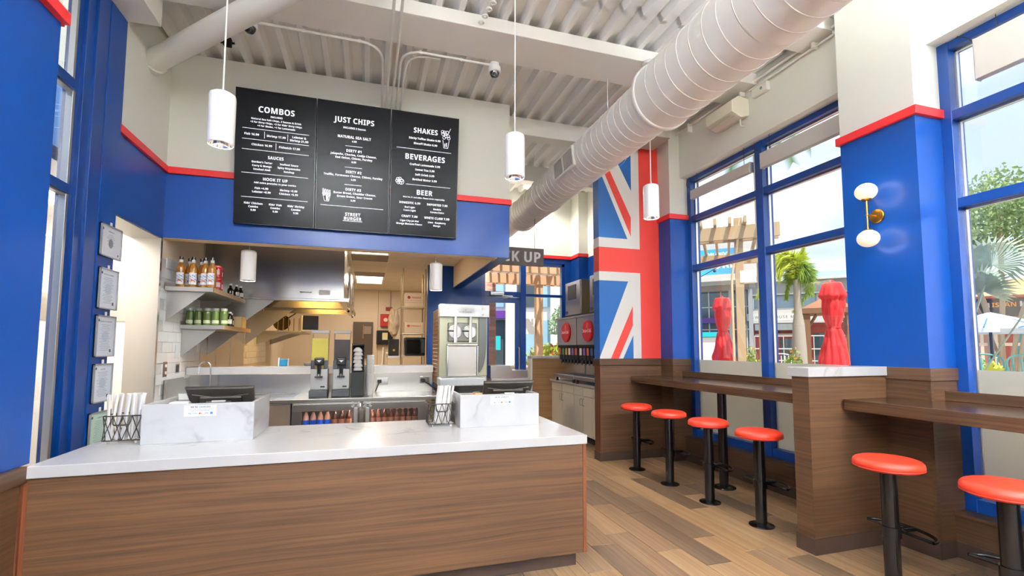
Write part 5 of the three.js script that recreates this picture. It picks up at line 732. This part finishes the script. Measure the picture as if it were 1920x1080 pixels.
{ // brick pillar by the door
  const t = thing('brick_pillar', 'pale red brick pillar just outside the glass door', 'pillar', [2.36, YG, -9.75]); obj('mortar', bx(-0.20, 0.20, 0, 2.98, -0.20, 0.20), std(0xcdb9a6, 0.9), t);
  const g = bx(-0.098, 0.098, -0.031, 0.031, -0.05, 0.05, 0.004), ms = [0xdba58f, 0xd0967f, 0xe2b19c, 0xcfa291].map((c) => std(c, 0.85));
  for (let r = 0; r < 42; r++) for (let k = 0; k < 4; k++) { const m = new THREE.Mesh(g, ms[Math.floor(rnd() * 4)]); m.name = 'brick'; m.castShadow = m.receiveShadow = true; const y = 0.035 + r * 0.071, o = r % 2 ? 0.052 : -0.052; if (k < 2) m.position.set((k ? 0.104 : -0.104) , y, 0.156); else { m.rotation.y = PI / 2; m.position.set(k === 2 ? 0.156 : -0.156, y, -0.06 + o * 0.6); } t.add(m); }
}
bush('hedge', 'clipped yellow-green hedge seen through the window beside the glass door', 'hedge', [6.1, YG, -14.9], 1.7, 1.72, 0.6, 4200, 0.14, 0xb3bd45, 0, 0xc23b34); bush('croton_bush', 'bright yellow-green bush seen through the glass door', 'bush', [3.5, YG, -14.6], 0.5, 1.65, 0.5, 1200, 0.14, 0xc2c746, 0, 0xb8433a);
{ const t = thing('stone_planter', 'low white stone planter wall below the hedge outside the back door', 'planter', [5.2, YG, -13.7]); obj('wall_body', bx(-2.2, 2.2, 0, 1.02, -0.2, 0.2, 0.02), std(0xbdb4a6, 0.9), t); obj('coping', bx(-2.25, 2.25, 1.02, 1.08, -0.25, 0.25, 0.01), std(0xd9cbb8, 0.9), t); }
function patioSeat(label, p, ry, c) { const t = thing('patio_chair', label, 'chair', p, ry); const m = std(c, 0.5); obj('seat', bx(-0.24, 0.24, 0.42, 0.45, -0.24, 0.24, 0.01), m, t); obj('backrest', [...[-0.2, -0.1, 0, 0.1, 0.2].map((x) => rod([x, 0.45, -0.23], [x * 1.05, 0.95, -0.32], 0.012)), tube([[-0.25, 0.5, -0.24], [-0.25, 0.96, -0.32], [0.25, 0.96, -0.32], [0.25, 0.5, -0.24]], 0.015, 24, 6)], m, t); for (const [x, z] of [[-0.22, -0.22], [0.22, -0.22], [-0.22, 0.22], [0.22, 0.22]]) obj('leg', rod([x, 0, z], [x * 0.95, 0.43, z * 0.95], 0.014), m, t); return t; }
patioSeat('white metal chair outside the glass door below the hedge', [3.9, YG, -11.2], 0.5, 0xe9ebee); patioSeat('white metal chair outside the back window beside the peach post', [4.6, YG, -11.6], -0.8, 0xe9ebee);
// palm with drooping fronds
{
  const t = thing('palm_tree', 'small palm with a grey trunk and drooping feathery fronds', 'palm', [10.1, YG, -8.97]);
  obj('trunk', [lathe([[0, 0], [0.20, 0], [0.175, 0.6], [0.155, 1.6], [0.13, 2.2], [0.085, 2.5], [0.075, 3.3], [0, 3.35]], 24), ...[...Array(16)].map((_, i) => tf(new THREE.TorusGeometry(0.18 - i * 0.0035, 0.006, 6, 24), [0, 0.3 + i * 0.125, 0], [PI / 2, 0, 0]))], std(0x9a948c, 0.9), t);
  const m1 = leafMat(0xc2d040), m2 = leafMat(0x8bab3c);
  const frond = (pts, w, m) => {
    const c = new THREE.CatmullRomCurve3(pts.map((p) => V(...p))), P = [], n = 150;
    for (let i = 4; i < n; i++) for (const s of [-1, 1]) for (const k of [0, 1]) { const u = i / n, a = c.getPoint(u), T = c.getTangent(u), side = V(rr(-1, 1), rr(-0.6, 0.6), rr(-1, 1)).cross(T).normalize().multiplyScalar(s), len = w * Math.sin(Math.min(1, u * 1.25 + 0.1) * PI * 0.86 + 0.2) * rr(0.8, 1.15), b = a.clone().addScaledVector(side, len * (k ? 0.7 : 1)).addScaledVector(T, len * 0.5).add(V(0, -len * 0.55, 0)), o = T.clone().multiplyScalar(0.02); P.push(...a.clone().sub(o).toArray(), ...b.toArray(), ...a.clone().add(o).toArray()); }
    const g = new THREE.BufferGeometry(); g.setAttribute('position', new THREE.Float32BufferAttribute(P, 3)); g.setAttribute('uv', new THREE.Float32BufferAttribute(new Float32Array(P.length / 3 * 2), 2)); g.computeVertexNormals(); obj('frond', [g, tube(pts, 0.014, 30, 6)], m, t);
  };
  frond([[0, 3.3, 0], [-0.02, 3.85, 0.0], [-0.22, 3.98, -0.2], [-0.42, 3.6, -0.42], [-0.48, 2.75, -0.46]], 0.42, m1); frond([[0, 3.3, 0], [-0.1, 3.75, -0.02], [-0.3, 3.75, -0.2], [-0.55, 3.25, -0.5], [-0.62, 2.9, -0.6]], 0.40, m1);
  frond([[0, 3.3, 0], [0.06, 3.75, 0.05], [0.16, 3.5, 0.16], [0.14, 3.0, 0.15], [-0.08, 2.5, -0.05]], 0.36, m2); frond([[0, 3.3, 0], [0.1, 3.7, 0.06], [0.22, 3.4, 0.18], [0.2, 2.9, 0.22]], 0.34, m2); frond([[0, 3.25, 0], [0.05, 3.7, 0.03], [0.1, 4.0, 0.1], [0.12, 4.1, 0.12]], 0.24, m1); frond([[0, 3.3, 0], [0.1, 3.6, -0.2], [0.3, 3.4, -0.5], [0.4, 2.9, -0.7]], 0.34, m2);
}
{ // tall palm crown tips seen above the transom
  const t = thing('tall_palm', 'distant palm crown showing at the top of the far window', 'palm', [14.16, 2.3, -14.12]); obj('trunk', rod([0, -2.5, 0], [0, 6.9, 0], 0.13, 14), std(0x9a8f80, 0.9), t); const m = leafMat(0x6d9a6a);
  for (let k = 0; k < 9; k++) { const a = k / 9 * 6.28, pts = [[0, 6.9, 0], [Math.cos(a) * 0.7, 7.3, Math.sin(a) * 0.7], [Math.cos(a) * 1.4, 7.1, Math.sin(a) * 1.4], [Math.cos(a) * 1.8, 6.5, Math.sin(a) * 1.8]]; const c = new THREE.CatmullRomCurve3(pts.map((p) => V(...p))), P = []; for (let i = 6; i < 60; i++) for (const s of [-1, 1]) { const u = i / 60, A = c.getPoint(u), T = c.getTangent(u), sd = V(0, 1, 0).cross(T).normalize().multiplyScalar(s), B = A.clone().addScaledVector(sd, 0.34).addScaledVector(T, 0.12).add(V(0, -0.22, 0)), o = T.clone().multiplyScalar(0.02); P.push(...A.clone().sub(o).toArray(), ...B.toArray(), ...A.clone().add(o).toArray()); } const g = new THREE.BufferGeometry(); g.setAttribute('position', new THREE.Float32BufferAttribute(P, 3)); g.setAttribute('uv', new THREE.Float32BufferAttribute(new Float32Array(P.length / 3 * 2), 2)); g.computeVertexNormals(); obj('frond', g, m, t); }
}
{ // timber kiosk behind the larger parasol
  const t = thing('gazebo', 'brown timber kiosk roof and post half hidden by the larger parasol', 'gazebo', [11.7, YG, -9.5], -0.87), m = std(0x7d5d45, 0.8), r = std(0x8a6248, 0.85);
  obj('roof', tf(flat(new THREE.ConeGeometry(1.35, 0.36, 4)), [0, 2.84, 0], [0, PI / 4, 0]), r, t); obj('eave', bx(-0.95, 0.95, 2.52, 2.66, -0.95, 0.95, 0.01), m, t); for (const [x, z] of [[-0.75, 0.75], [0.75, 0.75], [-0.75, -0.75], [0.75, -0.75]]) obj('post', bx(x - 0.12, x + 0.12, 0, 2.52, z - 0.12, z + 0.12, 0.01), m, t); obj('bracket', [rod([-0.75, 2.1, 0.75], [-0.4, 2.5, 0.75], 0.05), rod([0.75, 2.1, 0.75], [0.4, 2.5, 0.75], 0.05)], m, t);
}
scene.getObjectByName('gazebo').scale.set(0.62, 1.0, 0.62);
{ // market building across the square; u runs along its front
  const t = thing('market_building', 'two-storey market hall with a white sign band across the square', 'building', [19.29, YG, -18.89], -45.61 * PI / 180), y0 = -YG;
  const W = std(0xb9bbba, 0.7), Wd = std(0x8e9498, 0.7), gl = phys(0x7f9fb5, 0.08, { clearcoat: 1 }), glD = phys(0x3f5661, 0.1, { clearcoat: 1 });
  const b = (n, x0, x1, ya, yb, z0, z1, m) => obj(n, bx(x0, x1, ya + y0, yb + y0, z0, z1), m, t);
  b('wall', -0.8, 6.0, 2.72, 3.45, -0.4, 0, W); b('parapet', -0.8, 6.0, 4.1, 4.75, -1.2, 0.25, Wd); b('roof', -8, 6.2, 4.75, 4.86, -6, 0.45, W); b('upper_roof', 2.0, 6.2, 4.86, 5.25, -5, -0.6, std(0x9fc2cc, 0.4));
  for (let i = 0; i < 6; i++) b('window', -0.62 + i * 0.95, 0.2 + i * 0.95, 3.45, 4.1, -0.3, -0.15, gl); for (let i = 0; i < 7; i++) b('mullion', -0.75 + i * 0.95, -0.64 + i * 0.95, 3.45, 4.1, -0.3, 0.02, W);
  b('brick_front', -0.8, 6.0, 0.0, 2.72, -1.2, -0.6, std(0xb4574a, 0.85)); b('awning', -0.6, 1.05, 2.35, 2.66, -0.7, 0.1, std(0x7f8a8c, 0.6)); b('white_band', -0.6, 1.4, 2.12, 2.18, -0.6, -0.3, W);
  for (const x of [1.18, 1.75]) b('door_surround', x, x + 0.09, 0.2, 2.55, -0.62, -0.4, W); b('door_head', 1.18, 1.84, 2.45, 2.55, -0.62, -0.4, W); b('shop_door', -0.2, 0.4, 0.1, 2.0, -0.62, -0.55, glD); b('shop_window', 0.5, 1.1, 0.5, 1.95, -0.62, -0.55, glD); b('shop_window', 1.95, 3.2, 0.5, 2.2, -0.62, -0.55, glD);
  // left wing: canopy, glass, bands
  b('canopy', -8, -0.62, 4.82, 5.15, -2.5, 1.4, W); b('upper_wall', -8, -0.4, 5.15, 7.2, -2.2, -0.3, std(0xb4b5b2, 0.7)); b('canopy_soffit', -8, -0.62, 4.45, 4.82, -2.4, 0.2, std(0x8f877a, 0.8)); b('purple_band', -8, -1.0, 2.78, 3.04, -0.2, 0.05, std(0x5b2d7d, 0.5)); b('teal_counter', -8, -2.0, 2.02, 2.26, 0.4, 1.2, std(0x21b3bf, 0.5)); b('glass_wall', -8, -0.8, 0.1, 4.45, -0.6, -0.3, glD); b('counter_base', -8, -2.05, 0.0, 2.0, 0.5, 1.1, std(0xd8d5cf, 0.7));
  for (let i = 0; i < 12; i++) b('glass_bar', -7.6 + i * 0.6, -7.54 + i * 0.6, 0.1, 4.45, -0.32, -0.24, W); for (const y of [3.6, 2.4]) b('glass_bar', -8, -0.8, y, y + 0.06, -0.32, -0.24, W); for (const x of [-1.75, -0.85]) b('column', x, x + 0.2, 0, 4.45, 0.2, 0.4, Wd);
  const tx = canvasTex(1024, 128, (g, w, h) => { g.fillStyle = '#c3c5c4'; g.fillRect(0, 0, w, h); g.fillStyle = '#33312f'; g.textAlign = 'center'; g.font = '66px sans-serif'; g.letterSpacing = '9px'; g.fillText('WHEELHOUSE MARKET', w / 2 + 30, 90); g.font = 'italic 46px serif'; g.letterSpacing = '0px'; g.fillText('the', 70, 88); }); obj('sign_band', sheet(3.0, 0.375).translate(0.55, 3.02 + y0, 0.004), printed(tx, 0.7), t);
  for (let i = 0; i < 12; i++) b('railing_post', -0.6 + i * 0.4, -0.57 + i * 0.4, 0, 2.02, 1.5, 1.53, W); for (const y of [2.0, 1.4, 0.85]) b('railing_rail', -0.6, 4.0, y, y + 0.05, 1.49, 1.54, W);
}
{ // billboard on the canopy
  const t = thing('billboard', 'turquoise roof sign with white lettering across the square', 'sign', [17.45, 5.0, -20.2], -45.61 * PI / 180);
  const tx = canvasTex(512, 320, (g, w, h) => { const gr = g.createLinearGradient(0, 0, w, 0); gr.addColorStop(0, '#35a5cf'); gr.addColorStop(0.8, '#2f8fc4'); gr.addColorStop(1, '#2a62b0'); g.fillStyle = gr; g.fillRect(0, 0, w, h); g.fillStyle = '#f6fbff'; g.textAlign = 'center'; g.font = 'bold 58px sans-serif'; g.fillText('ORLANDO', w / 2, 84); g.font = 'bold 150px sans-serif'; g.fillText('STORE', w / 2, 238); });
  obj('board', bx(-1.0, 1.0, 0.25, 1.65, -0.08, 0, 0.01), std(0x2f8fc4, 0.6), t); obj('print', sheet(1.98, 1.38).translate(0, 0.95, 0.002), printed(tx, 0.6), t); for (const x of [-0.7, 0.7]) obj('post', rod([x, -0.1, -0.05], [x, 0.3, -0.05], 0.04), MT.grey, t);
}
{ // glass building behind the back door
  const t = thing('glass_building', 'glass-fronted building with purple and turquoise bands behind the back door', 'building', [6.3, YG, -20.2], -0.33), y0 = -YG, b = (n, x0, x1, ya, yb, z0, z1, m) => obj(n, bx(x0, x1, ya + y0, yb + y0, z0, z1), m, t), W = std(0xdfe6ea, 0.6), gl = phys(0x8db4cc, 0.08, { clearcoat: 1 }), dk = std(0x3a4a55, 0.5);
  b('wall', -4, 4, 0, 7, -2, -0.3, W); for (let i = 0; i < 8; i++) b('window', -3.9 + i, -3.1 + i, 3.3, 5.6, -0.3, -0.2, i % 2 ? gl : dk); for (let i = 0; i < 8; i++) b('shop_window', -3.9 + i, -3.1 + i, 0.4, 2.7, -0.3, -0.2, i % 3 ? gl : dk); b('purple_band', -4, -0.4, 2.75, 3.1, -0.2, 0.2, std(0x5b2d8d, 0.5)); b('turquoise_counter', -4, -0.6, 1.35, 1.95, 0.4, 1.0, std(0x1fb0bc, 0.5)); b('white_column', -0.4, -0.1, 0, 6, 0, 0.3, W); b('white_column', 1.6, 1.9, 0, 6, 0, 0.3, W);
  const tr = bush('tree', 'grey-green tree in front of the glass building seen above the hedge', 'tree', [7.3, 2.0, -17.2], 0.5, 1.1, 0.5, 500, 0.14, 0x8faa84); obj('trunk', rod([0, -2.2, 0], [0, 0.3, 0], 0.05, 12), std(0x6b5844, 0.9), tr);
}
bush('flower_bed', 'low yellow flowers outside the window right of the pergola post', 'flowers', [8.6, YG, -8.95], 0.28, 1.62, 0.25, 700, 0.09, 0x94a94c, 0, 0xe8c63a); bush('flower_bed', 'low orange and green flowers outside the window left of the palm trunk', 'flowers', [9.15, YG, -8.3], 0.32, 1.62, 0.25, 800, 0.09, 0x7f9a45, 0, 0xf0a23a);
patioSeat('white chair outside beside the palm trunk', [12.9, 0.25, -12.1], -0.7, 0xf4f6fa);
// right-hand view: tree, fan palm, parasols, restaurant
{
  const t = thing('shade_tree', 'spreading green tree with several pale branches outside the near window', 'tree', [16.0, YG, -8.1]), bark = std(0xa0917d, 0.9), cl = [[-0.3, 4.1, -0.5, 1.0], [0.15, 4.45, 0.1, 1.05], [0.3, 4.25, 1.0, 1.0], [0.1, 3.75, 1.4, 0.95], [0.4, 4.7, 1.7, 1.0], [-0.1, 3.6, -0.7, 0.7], [0.5, 3.8, 0.5, 0.9]];
  obj('branch', [[-0.3, 3.9, -0.5], [0.0, 4.2, 0.1], [0.3, 4.0, 0.9], [0.2, 3.6, 1.4], [-0.1, 3.6, -0.9]].map((e, i) => tube([[i * 0.07 - 0.1, 0, i * 0.09 - 0.2], [e[0] * 0.3, 1.9, e[2] * 0.3], [e[0] * 0.7, 3.0, e[2] * 0.75], e], 0.05 - i * 0.005, 24, 10)), bark, t);
  stuff(obj('leaves', [leafCloud(15000, (i) => { const c = cl[i % cl.length], a = rr(0, 6.28), z = rr(-1, 1), k = Math.cbrt(rnd()) * c[3] * rr(0.7, 1.05), r = Math.sqrt(1 - z * z); return [c[0] + Math.cos(a) * r * k, c[1] + z * k * 0.75, c[2] + Math.sin(a) * r * k]; }, 0.085)], leafMat(0x93ad76), t));
}
{
  const t = thing('fan_palm', 'silvery fan palm leaves close outside the near window', 'palm', [7.12, YG, -3.66]), m = leafMat(0xa3b7aa); obj('trunk', lathe([[0, 0], [0.10, 0], [0.09, 0.35], [0, 0.4]], 14).translate(-0.2, 0, -0.65), std(0x9b8b74, 0.9), t);
  const fan = (c, dir, R, spread) => { const D = V(...dir).normalize(), S = V(0, 1, 0).cross(D).normalize(), Uu = D.clone().cross(S), A = V(...c), P = []; for (let i = 0; i < 34; i++) { const a = (i / 33 - 0.5) * spread, d = S.clone().multiplyScalar(Math.sin(a)).addScaledVector(Uu, Math.cos(a)), w = 0.021, n = S.clone().multiplyScalar(Math.cos(a)).addScaledVector(Uu, -Math.sin(a)), L = R * (0.8 + 0.2 * Math.cos(a)) * rr(0.92, 1.05), mid = A.clone().addScaledVector(d, L * 0.6), tip = A.clone().addScaledVector(d, L).addScaledVector(D, -0.08).add(V(0, -0.05, 0)); P.push(...A.toArray(), ...mid.clone().addScaledVector(n, w).addScaledVector(D, 0.015).toArray(), ...mid.clone().addScaledVector(n, -w).addScaledVector(D, -0.015).toArray(), ...mid.clone().addScaledVector(n, w).addScaledVector(D, 0.015).toArray(), ...tip.toArray(), ...mid.clone().addScaledVector(n, -w).addScaledVector(D, -0.015).toArray()); } const g = new THREE.BufferGeometry(); g.setAttribute('position', new THREE.Float32BufferAttribute(P, 3)); g.setAttribute('uv', new THREE.Float32BufferAttribute(new Float32Array(P.length / 3 * 2), 2)); g.computeVertexNormals(); obj('leaf', [g, rod([-0.2, 0.3, -0.65], c, 0.010)], m, t); };
  fan([0.02, 2.62, 0.0], [-0.85, 0.25, 0.3], 0.5, 4.6); fan([-0.1, 2.55, -0.35], [-0.7, 0.3, 0.5], 0.45, 4.4); fan([0.0, 2.32, -0.1], [-0.9, -0.2, 0.2], 0.38, 4.2); fan([0.1, 2.7, -0.5], [-0.5, 0.5, 0.4], 0.42, 4.0); fan([0.2, 2.5, 0.45], [0.2, 0.4, 0.8], 0.4, 4.0);
}
scene.getObjectByName('shade_tree').scale.setScalar(1.25);
function openParasol(label, p, R, c) {
  const t = thing('open_parasol', label, 'parasol', p); t.scale.setScalar(p[0] < 12 ? 0.71 : 1); const m = phys(c, 0.7, { transmission: 0.2, thickness: 0 }); m.side = THREE.DoubleSide;
  obj('canopy', flat(new THREE.ConeGeometry(R, 0.38, 8, 1, true)).translate(0, 2.25, 0), m, t); const vm = m.clone(); vm.color = new THREE.Color(0xdfe9f4); obj('valance', flat(new THREE.CylinderGeometry(R, R, 0.10, 8, 1, true)).translate(0, 2.01, 0), vm, t); obj('pole', rod([0, 0, 0], [0, 2.44, 0], 0.03), MT.darkGrey, t); for (let i = 0; i < 8; i++) { const a = i / 8 * 2 * PI + PI / 8; obj('rib', rod([0, 2.41, 0], [Math.sin(a) * R * 0.95, 2.07, Math.cos(a) * R * 0.95], 0.012), std(0x3d6fb8, 0.5), t); } obj('base', lathe([[0, 0], [0.3, 0], [0.28, 0.08], [0, 0.1]], 20), MT.darkGrey, t);
}
openParasol('pale blue open parasol on the patio with a dark pole, left one', [13.3, YG, -6.92], 1.15, 0x9cbde2); openParasol('pale blue open parasol on the patio at the right edge of the photo', [11.0, YG + 0.5, -4.6], 1.3, 0x8fb4de);
patioSeat('teal patio chair in front of the left pale blue parasol', [10.58, YG + 0.5, -5.67], -1.1, 0x5aa6a0); patioSeat('teal patio chair near the right edge of the photo', [10.72, YG + 0.5, -5.0], -0.9, 0x49b3ae);
{ const t = thing('patio_deck', 'raised pale patio deck carrying the teal chairs', 'deck', [11.4, YG, -5.4]); obj('deck_top', bx(-1.5, 1.5, 0, 0.5, -2.0, 2.0, 0.02), std(0xaab0ac, 0.8), t); obj('deck_edge', bx(-1.53, -1.5, 0.36, 0.5, -2.0, 2.0), std(0xb8bdb8, 0.7), t); }
bush('hedge', 'round bright green bush under the left pale blue parasol', 'bush', [12.0, YG + 0.5, -6.75], 0.5, 1.22, 0.4, 1100, 0.12, 0x8fae3f); bush('yucca_plant', 'spiky yellow-green plant close outside the near window', 'plant', [7.9, YG, -4.15], 0.35, 1.42, 0.3, 420, 0.16, 0xc9cf4a);
{
  const t = thing('restaurant_building', 'low restaurant with brown roof and orange lettering on a dark fascia', 'building', [21.44, YG, -10.79], -63.28 * PI / 180), y0 = -YG, b = (n, x0, x1, ya, yb, z0, z1, m) => obj(n, bx(x0, x1, ya + y0, yb + y0, z0, z1), m, t);
  obj('roof', tf(ext([[0, 0], [3, 0], [3, 0.9]], 8), [-4, 3.27 + y0, 0.3], [0, PI / 2, 0]), std(0xb28d63, 0.85), t); b('fascia', -4, 4, 2.6, 3.27, -0.4, 0.1, std(0x3c3f46, 0.6)); b('wall', -4, 4, 0, 2.6, -0.8, -0.4, std(0xc69a80, 0.85)); b('red_door', 0.02, 0.22, 0.0, 2.02, -0.4, -0.36, std(0xa8352f, 0.6)); b('teal_panel', 0.3, 1.2, 1.0, 2.3, -0.4, -0.34, std(0x3f8c93, 0.6)); b('white_trim', -4, 4, 1.55, 1.66, -0.4, -0.33, std(0xe6d3c0, 0.8)); for (const x of [-0.6, -0.25, 0.6]) b('column', x, x + 0.09, 0, 2.6, 0.0, 0.1, std(0xcdc2b2, 0.7)); b('eave_beam', -4, 4, 3.22, 3.30, 0.1, 0.5, std(0x8a4b3a, 0.7));
  const tx = canvasTex(512, 96, (g, w, h) => { g.fillStyle = '#3c3f46'; g.fillRect(0, 0, w, h); g.fillStyle = '#f0a23c'; g.font = 'bold 74px sans-serif'; g.fillText('ISLAN', 60, 74); g.fillText('ADV', 330, 74); g.fillStyle = '#cdd6e2'; g.fillRect(4, 20, 40, 60); g.fillRect(296, 14, 20, 64); }); obj('fascia_sign', sheet(1.5, 0.28).translate(0.32, 3.0 + y0, 0.105), printed(tx, 0.6), t);
}
{ const t = thing('neighbour_wall', 'blue and pale wall of the neighbouring building outside the tall left window', 'wall', [-4.6, YG, -1.0]); obj('lower_panel', bx(-0.2, 0, 0, 5.6, -14, 5), std(0x5f93d6, 0.6), t); obj('upper_wall', bx(-0.2, 0, 5.6, 8.2, -14, 5), std(0xd9ddd2, 0.8), t); obj('coping', bx(-0.25, 0.05, 8.2, 8.3, -14, 5), MT.offwhite, t); }
// ---------------------------------------------------------------- self-serve drinks wall
{
  const units = [[-8.0, -7.05, 'cream base cabinet of the drinks counter, the far one'], [-7.04, -5.72, 'cream base cabinet of the drinks counter, nearest the flag wall']];
  for (const [z0, z1, l] of units) {
    const t = thing('base_cabinet', l, 'cabinet', [3.2, 0, (z0 + z1) / 2]); const L = (z1 - z0) / 2;
    obj('carcass', bx(0.02, 0.74, 0.1, 0.85, -L, L), MT.cream, t); obj('toe_kick', bx(0.06, 0.74, 0, 0.1, -L, L), MT.dark, t);
    const n = L > 0.6 ? 2 : 1, w = 2 * L / n;
    for (let i = 0; i < n; i++) for (let k = 0; k < 2; k++) { const a = -L + i * w + k * w / 2 + 0.006, b = a + w / 2 - 0.010; const d = obj('door', bx(0, 0.02, 0.11, 0.70, a, b, 0.002), MT.cream, t); const hz = k ? a + 0.035 : b - 0.035; obj('handle', pipe([[0, 0.56, hz], [-0.03, 0.56, hz], [-0.03, 0.66, hz], [0, 0.66, hz]], 0.005, 0.012, 20), MT.steelMatte, d); obj('drawer', bx(0, 0.02, 0.71, 0.84, a, b, 0.002), MT.cream, t); }
  }
  solo('drinks_worktop', 'pale stone worktop under the drink dispensers', 'worktop', bx(3.17, 3.965, 0.852, 0.892, -8.02, -5.70, 0.004), MT.marble);
  const tCola = canvasTex(256, 256, (g, w, h) => { g.fillStyle = '#d2161c'; g.fillRect(0, 0, w, h); g.fillStyle = '#ffffff'; g.textAlign = 'center'; g.font = 'italic bold 60px serif'; g.fillText('Coca-Cola', w / 2, 146); g.globalAlpha = 0.35; g.beginPath(); g.ellipse(w / 2 + 20, 60, 26, 40, 0.2, 0, 7); g.fill(); g.globalAlpha = 1; });
  const tags = [0xd8322a, 0x2f8f3d, 0xe0a11f, 0xf0ece0, 0x9b5ab0, 0xd85a2a, 0x2a5aa8, 0xe6d27a].map((c) => std(c, 0.4));
  [[-7.22, 'steel soda dispenser with a round red sign, the far one'], [-6.41, 'steel soda dispenser with a round red sign, partly behind the flag wall']].forEach(([z, l], q) => {
    const t = thing('soda_dispenser', l, 'drink dispenser', [3.15, 0.893, z], -PI / 2); const W = 0.39;            // local +z faces -x
    t.rotation.y = -PI / 2;
    obj('header', [bx(-W, W, 0.60, 1.03, -0.60, 0, 0.004), bx(-W - 0.005, W + 0.005, 1.03, 1.06, -0.6, 0.03, 0.004)], MT.steel, t); obj('body', bx(-W, W, 0.10, 0.60, -0.60, -0.16, 0.004), MT.steel, t); obj('back_splash', bx(-W + 0.01, W - 0.01, 0.12, 0.40, -0.16, -0.15, 0.002), MT.steelV, t);
    obj('valve_rail', bx(-W, W, 0.56, 0.60, -0.16, -0.01, 0.004), MT.blackMatte, t);
    for (let i = 0; i < 6; i++) { const x = -W + 0.07 + i * 0.128, v = obj('valve', [bx(x - 0.048, x + 0.048, 0.36, 0.57, -0.15, -0.03, 0.012), cyl(0.02, 0.026, 0.06, 14).translate(x, 0.31, -0.08)], MT.blackMatte, t); obj('flavour_tag', bx(x - 0.036, x + 0.036, 0.44, 0.55, -0.03, -0.022, 0.008), tags[(i + q * 3) % 8], v); obj('lever', bx(x - 0.02, x + 0.02, 0.29, 0.36, -0.06, -0.05, 0.004), MT.darkGrey, v); }
    obj('drip_tray', [bx(-W - 0.01, W + 0.01, 0.06, 0.12, -0.20, 0.06, 0.012)], MT.steelMatte, t); obj('tray_grid', bx(-W + 0.01, W - 0.01, 0.119, 0.126, -0.14, 0.04), MT.darkGrey, t); obj('leg', [...[[-W + 0.05, 0.02], [W - 0.05, 0.02], [-W + 0.05, -0.55], [W - 0.05, -0.55]].map(([x, z2]) => cyl(0.022, 0.018, 0.1, 14).translate(x, 0, z2))], MT.blackMatte, t);
    const d = obj('round_sign', tf(lathe([[0, 0.022], [0.152, 0.022], [0.165, 0.012], [0.165, 0], [0, 0]], 44), [0, 0.81, 0.002], [PI / 2, 0, 0]), std(0xcf161c, 0.3), t); obj('sign_print', sheet(0.26, 0.26).translate(0, 0.81, 0.0335), new THREE.MeshStandardMaterial({ map: tCola, roughness: 0.3, alphaMap: null }), d); d.children[0].geometry = flat(new THREE.CircleGeometry(0.15, 40)).translate(0, 0.81, 0.0248);
  });
  [[-7.03, 'steel ice machine with a dark inset front, on top of the far soda dispenser'], [-6.12, 'steel ice machine half hidden behind the flag wall']].forEach(([z, l]) => {
    const t = thing('ice_machine', l, 'ice machine', [3.20, 1.955, z], -PI / 2); 
    obj('cabinet', bx(-0.28, 0.28, 0.02, 0.58, -0.5, 0, 0.006), std(0xb5a88f, 0.35, 0.9), t); obj('front_door', bx(-0.28, 0.28, 0.03, 0.575, 0, 0.02, 0.006), MT.steel, t); obj('inset', [bx(-0.17, 0.14, 0.28, 0.52, 0.02, 0.028, 0.02)], std(0x5d5c59, 0.35, 0.6), t); obj('base_strip', bx(-0.285, 0.285, 0, 0.03, -0.5, 0.025, 0.004), MT.blackMatte, t); obj('badge', bx(-0.26, -0.19, 0.05, 0.10, 0.02, 0.024), MT.darkGrey, t);
  });
  const h = thing('drinks_half_wall', 'light wood half wall with a white top beside the glass door', 'half wall', [3.4, 0, -8.1]);
  obj('panel', bx(-0.56, 0.56, 0.08, 1.255, -0.06, 0.06), MT.woodLight, h); obj('marble_top', bx(-0.60, 0.56, 1.255, 1.30, -0.09, 0.09, 0.004), MT.marble, h); obj('end_post', bx(-0.60, -0.56, 0, 1.255, -0.07, 0.07), MT.white, h); obj('kick', bx(-0.56, 0.56, 0, 0.08, -0.055, 0.055), MT.toe, h);
  const np = thing('napkin_holder', 'white napkin stack lying on the drinks worktop in front of the dispenser', 'napkins', [3.30, 0.893, -7.78]); obj('napkins', bx(-0.07, 0.09, 0, 0.05, -0.10, 0.10, 0.006), MT.paper, np); obj('tray', bx(-0.08, 0.10, -0.0, 0.006, -0.11, 0.11), MT.steelMatte, np);
}
{
  const font = await new FontLoader().loadAsync('fonts/droid/droid_sans_bold.typeface.json');
  const s = thing('pick_up_sign', 'brown hanging sign reading PICK UP in raised pale letters', 'sign', [2.03, 2.635, -6.4]); s.rotation.x = 0.04;
  obj('board', bx(-0.42, 0.41, 0, 0.262, -0.03, 0, 0.003), std(0x3c2a22, 0.5), s);
  const g = new TextGeometry('PICK UP', { font, size: 0.152, depth: 0.014, curveSegments: 6, bevelEnabled: false }); g.computeBoundingBox(); const W = g.boundingBox.max.x;
  obj('letters', flat(g).translate(0.355 - W, 0.055, 0), std(0xe2dfd8, 0.4), s);
  for (const [x, y] of [[-0.25, 1.75], [0.27, 0.70]]) obj('hanging_wire', rod([x, 0.26, -0.015], [x, y, -0.015], 0.004), MT.wire, s);
}
{ const p = thing('ceiling_light', 'bright panel lamp in the white passage beyond the doorway', 'light', [-2.85, 2.79, -4.9]); obj('frame', bx(-0.4, 0.4, -0.006, 0.008, -0.5, 0.5), MT.white, p); obj('diffuser', bx(-0.37, 0.37, -0.012, -0.004, -0.47, 0.47), lit(0xfff6e8, 2.0), p); const l = new THREE.RectAreaLight(0xfff4e6, 10 * LAMP, 0.74, 0.94); l.position.set(0, -0.02, 0); l.rotation.x = -PI / 2; l.name = 'lamp'; p.add(l); }
renderer.render(scene, camera);
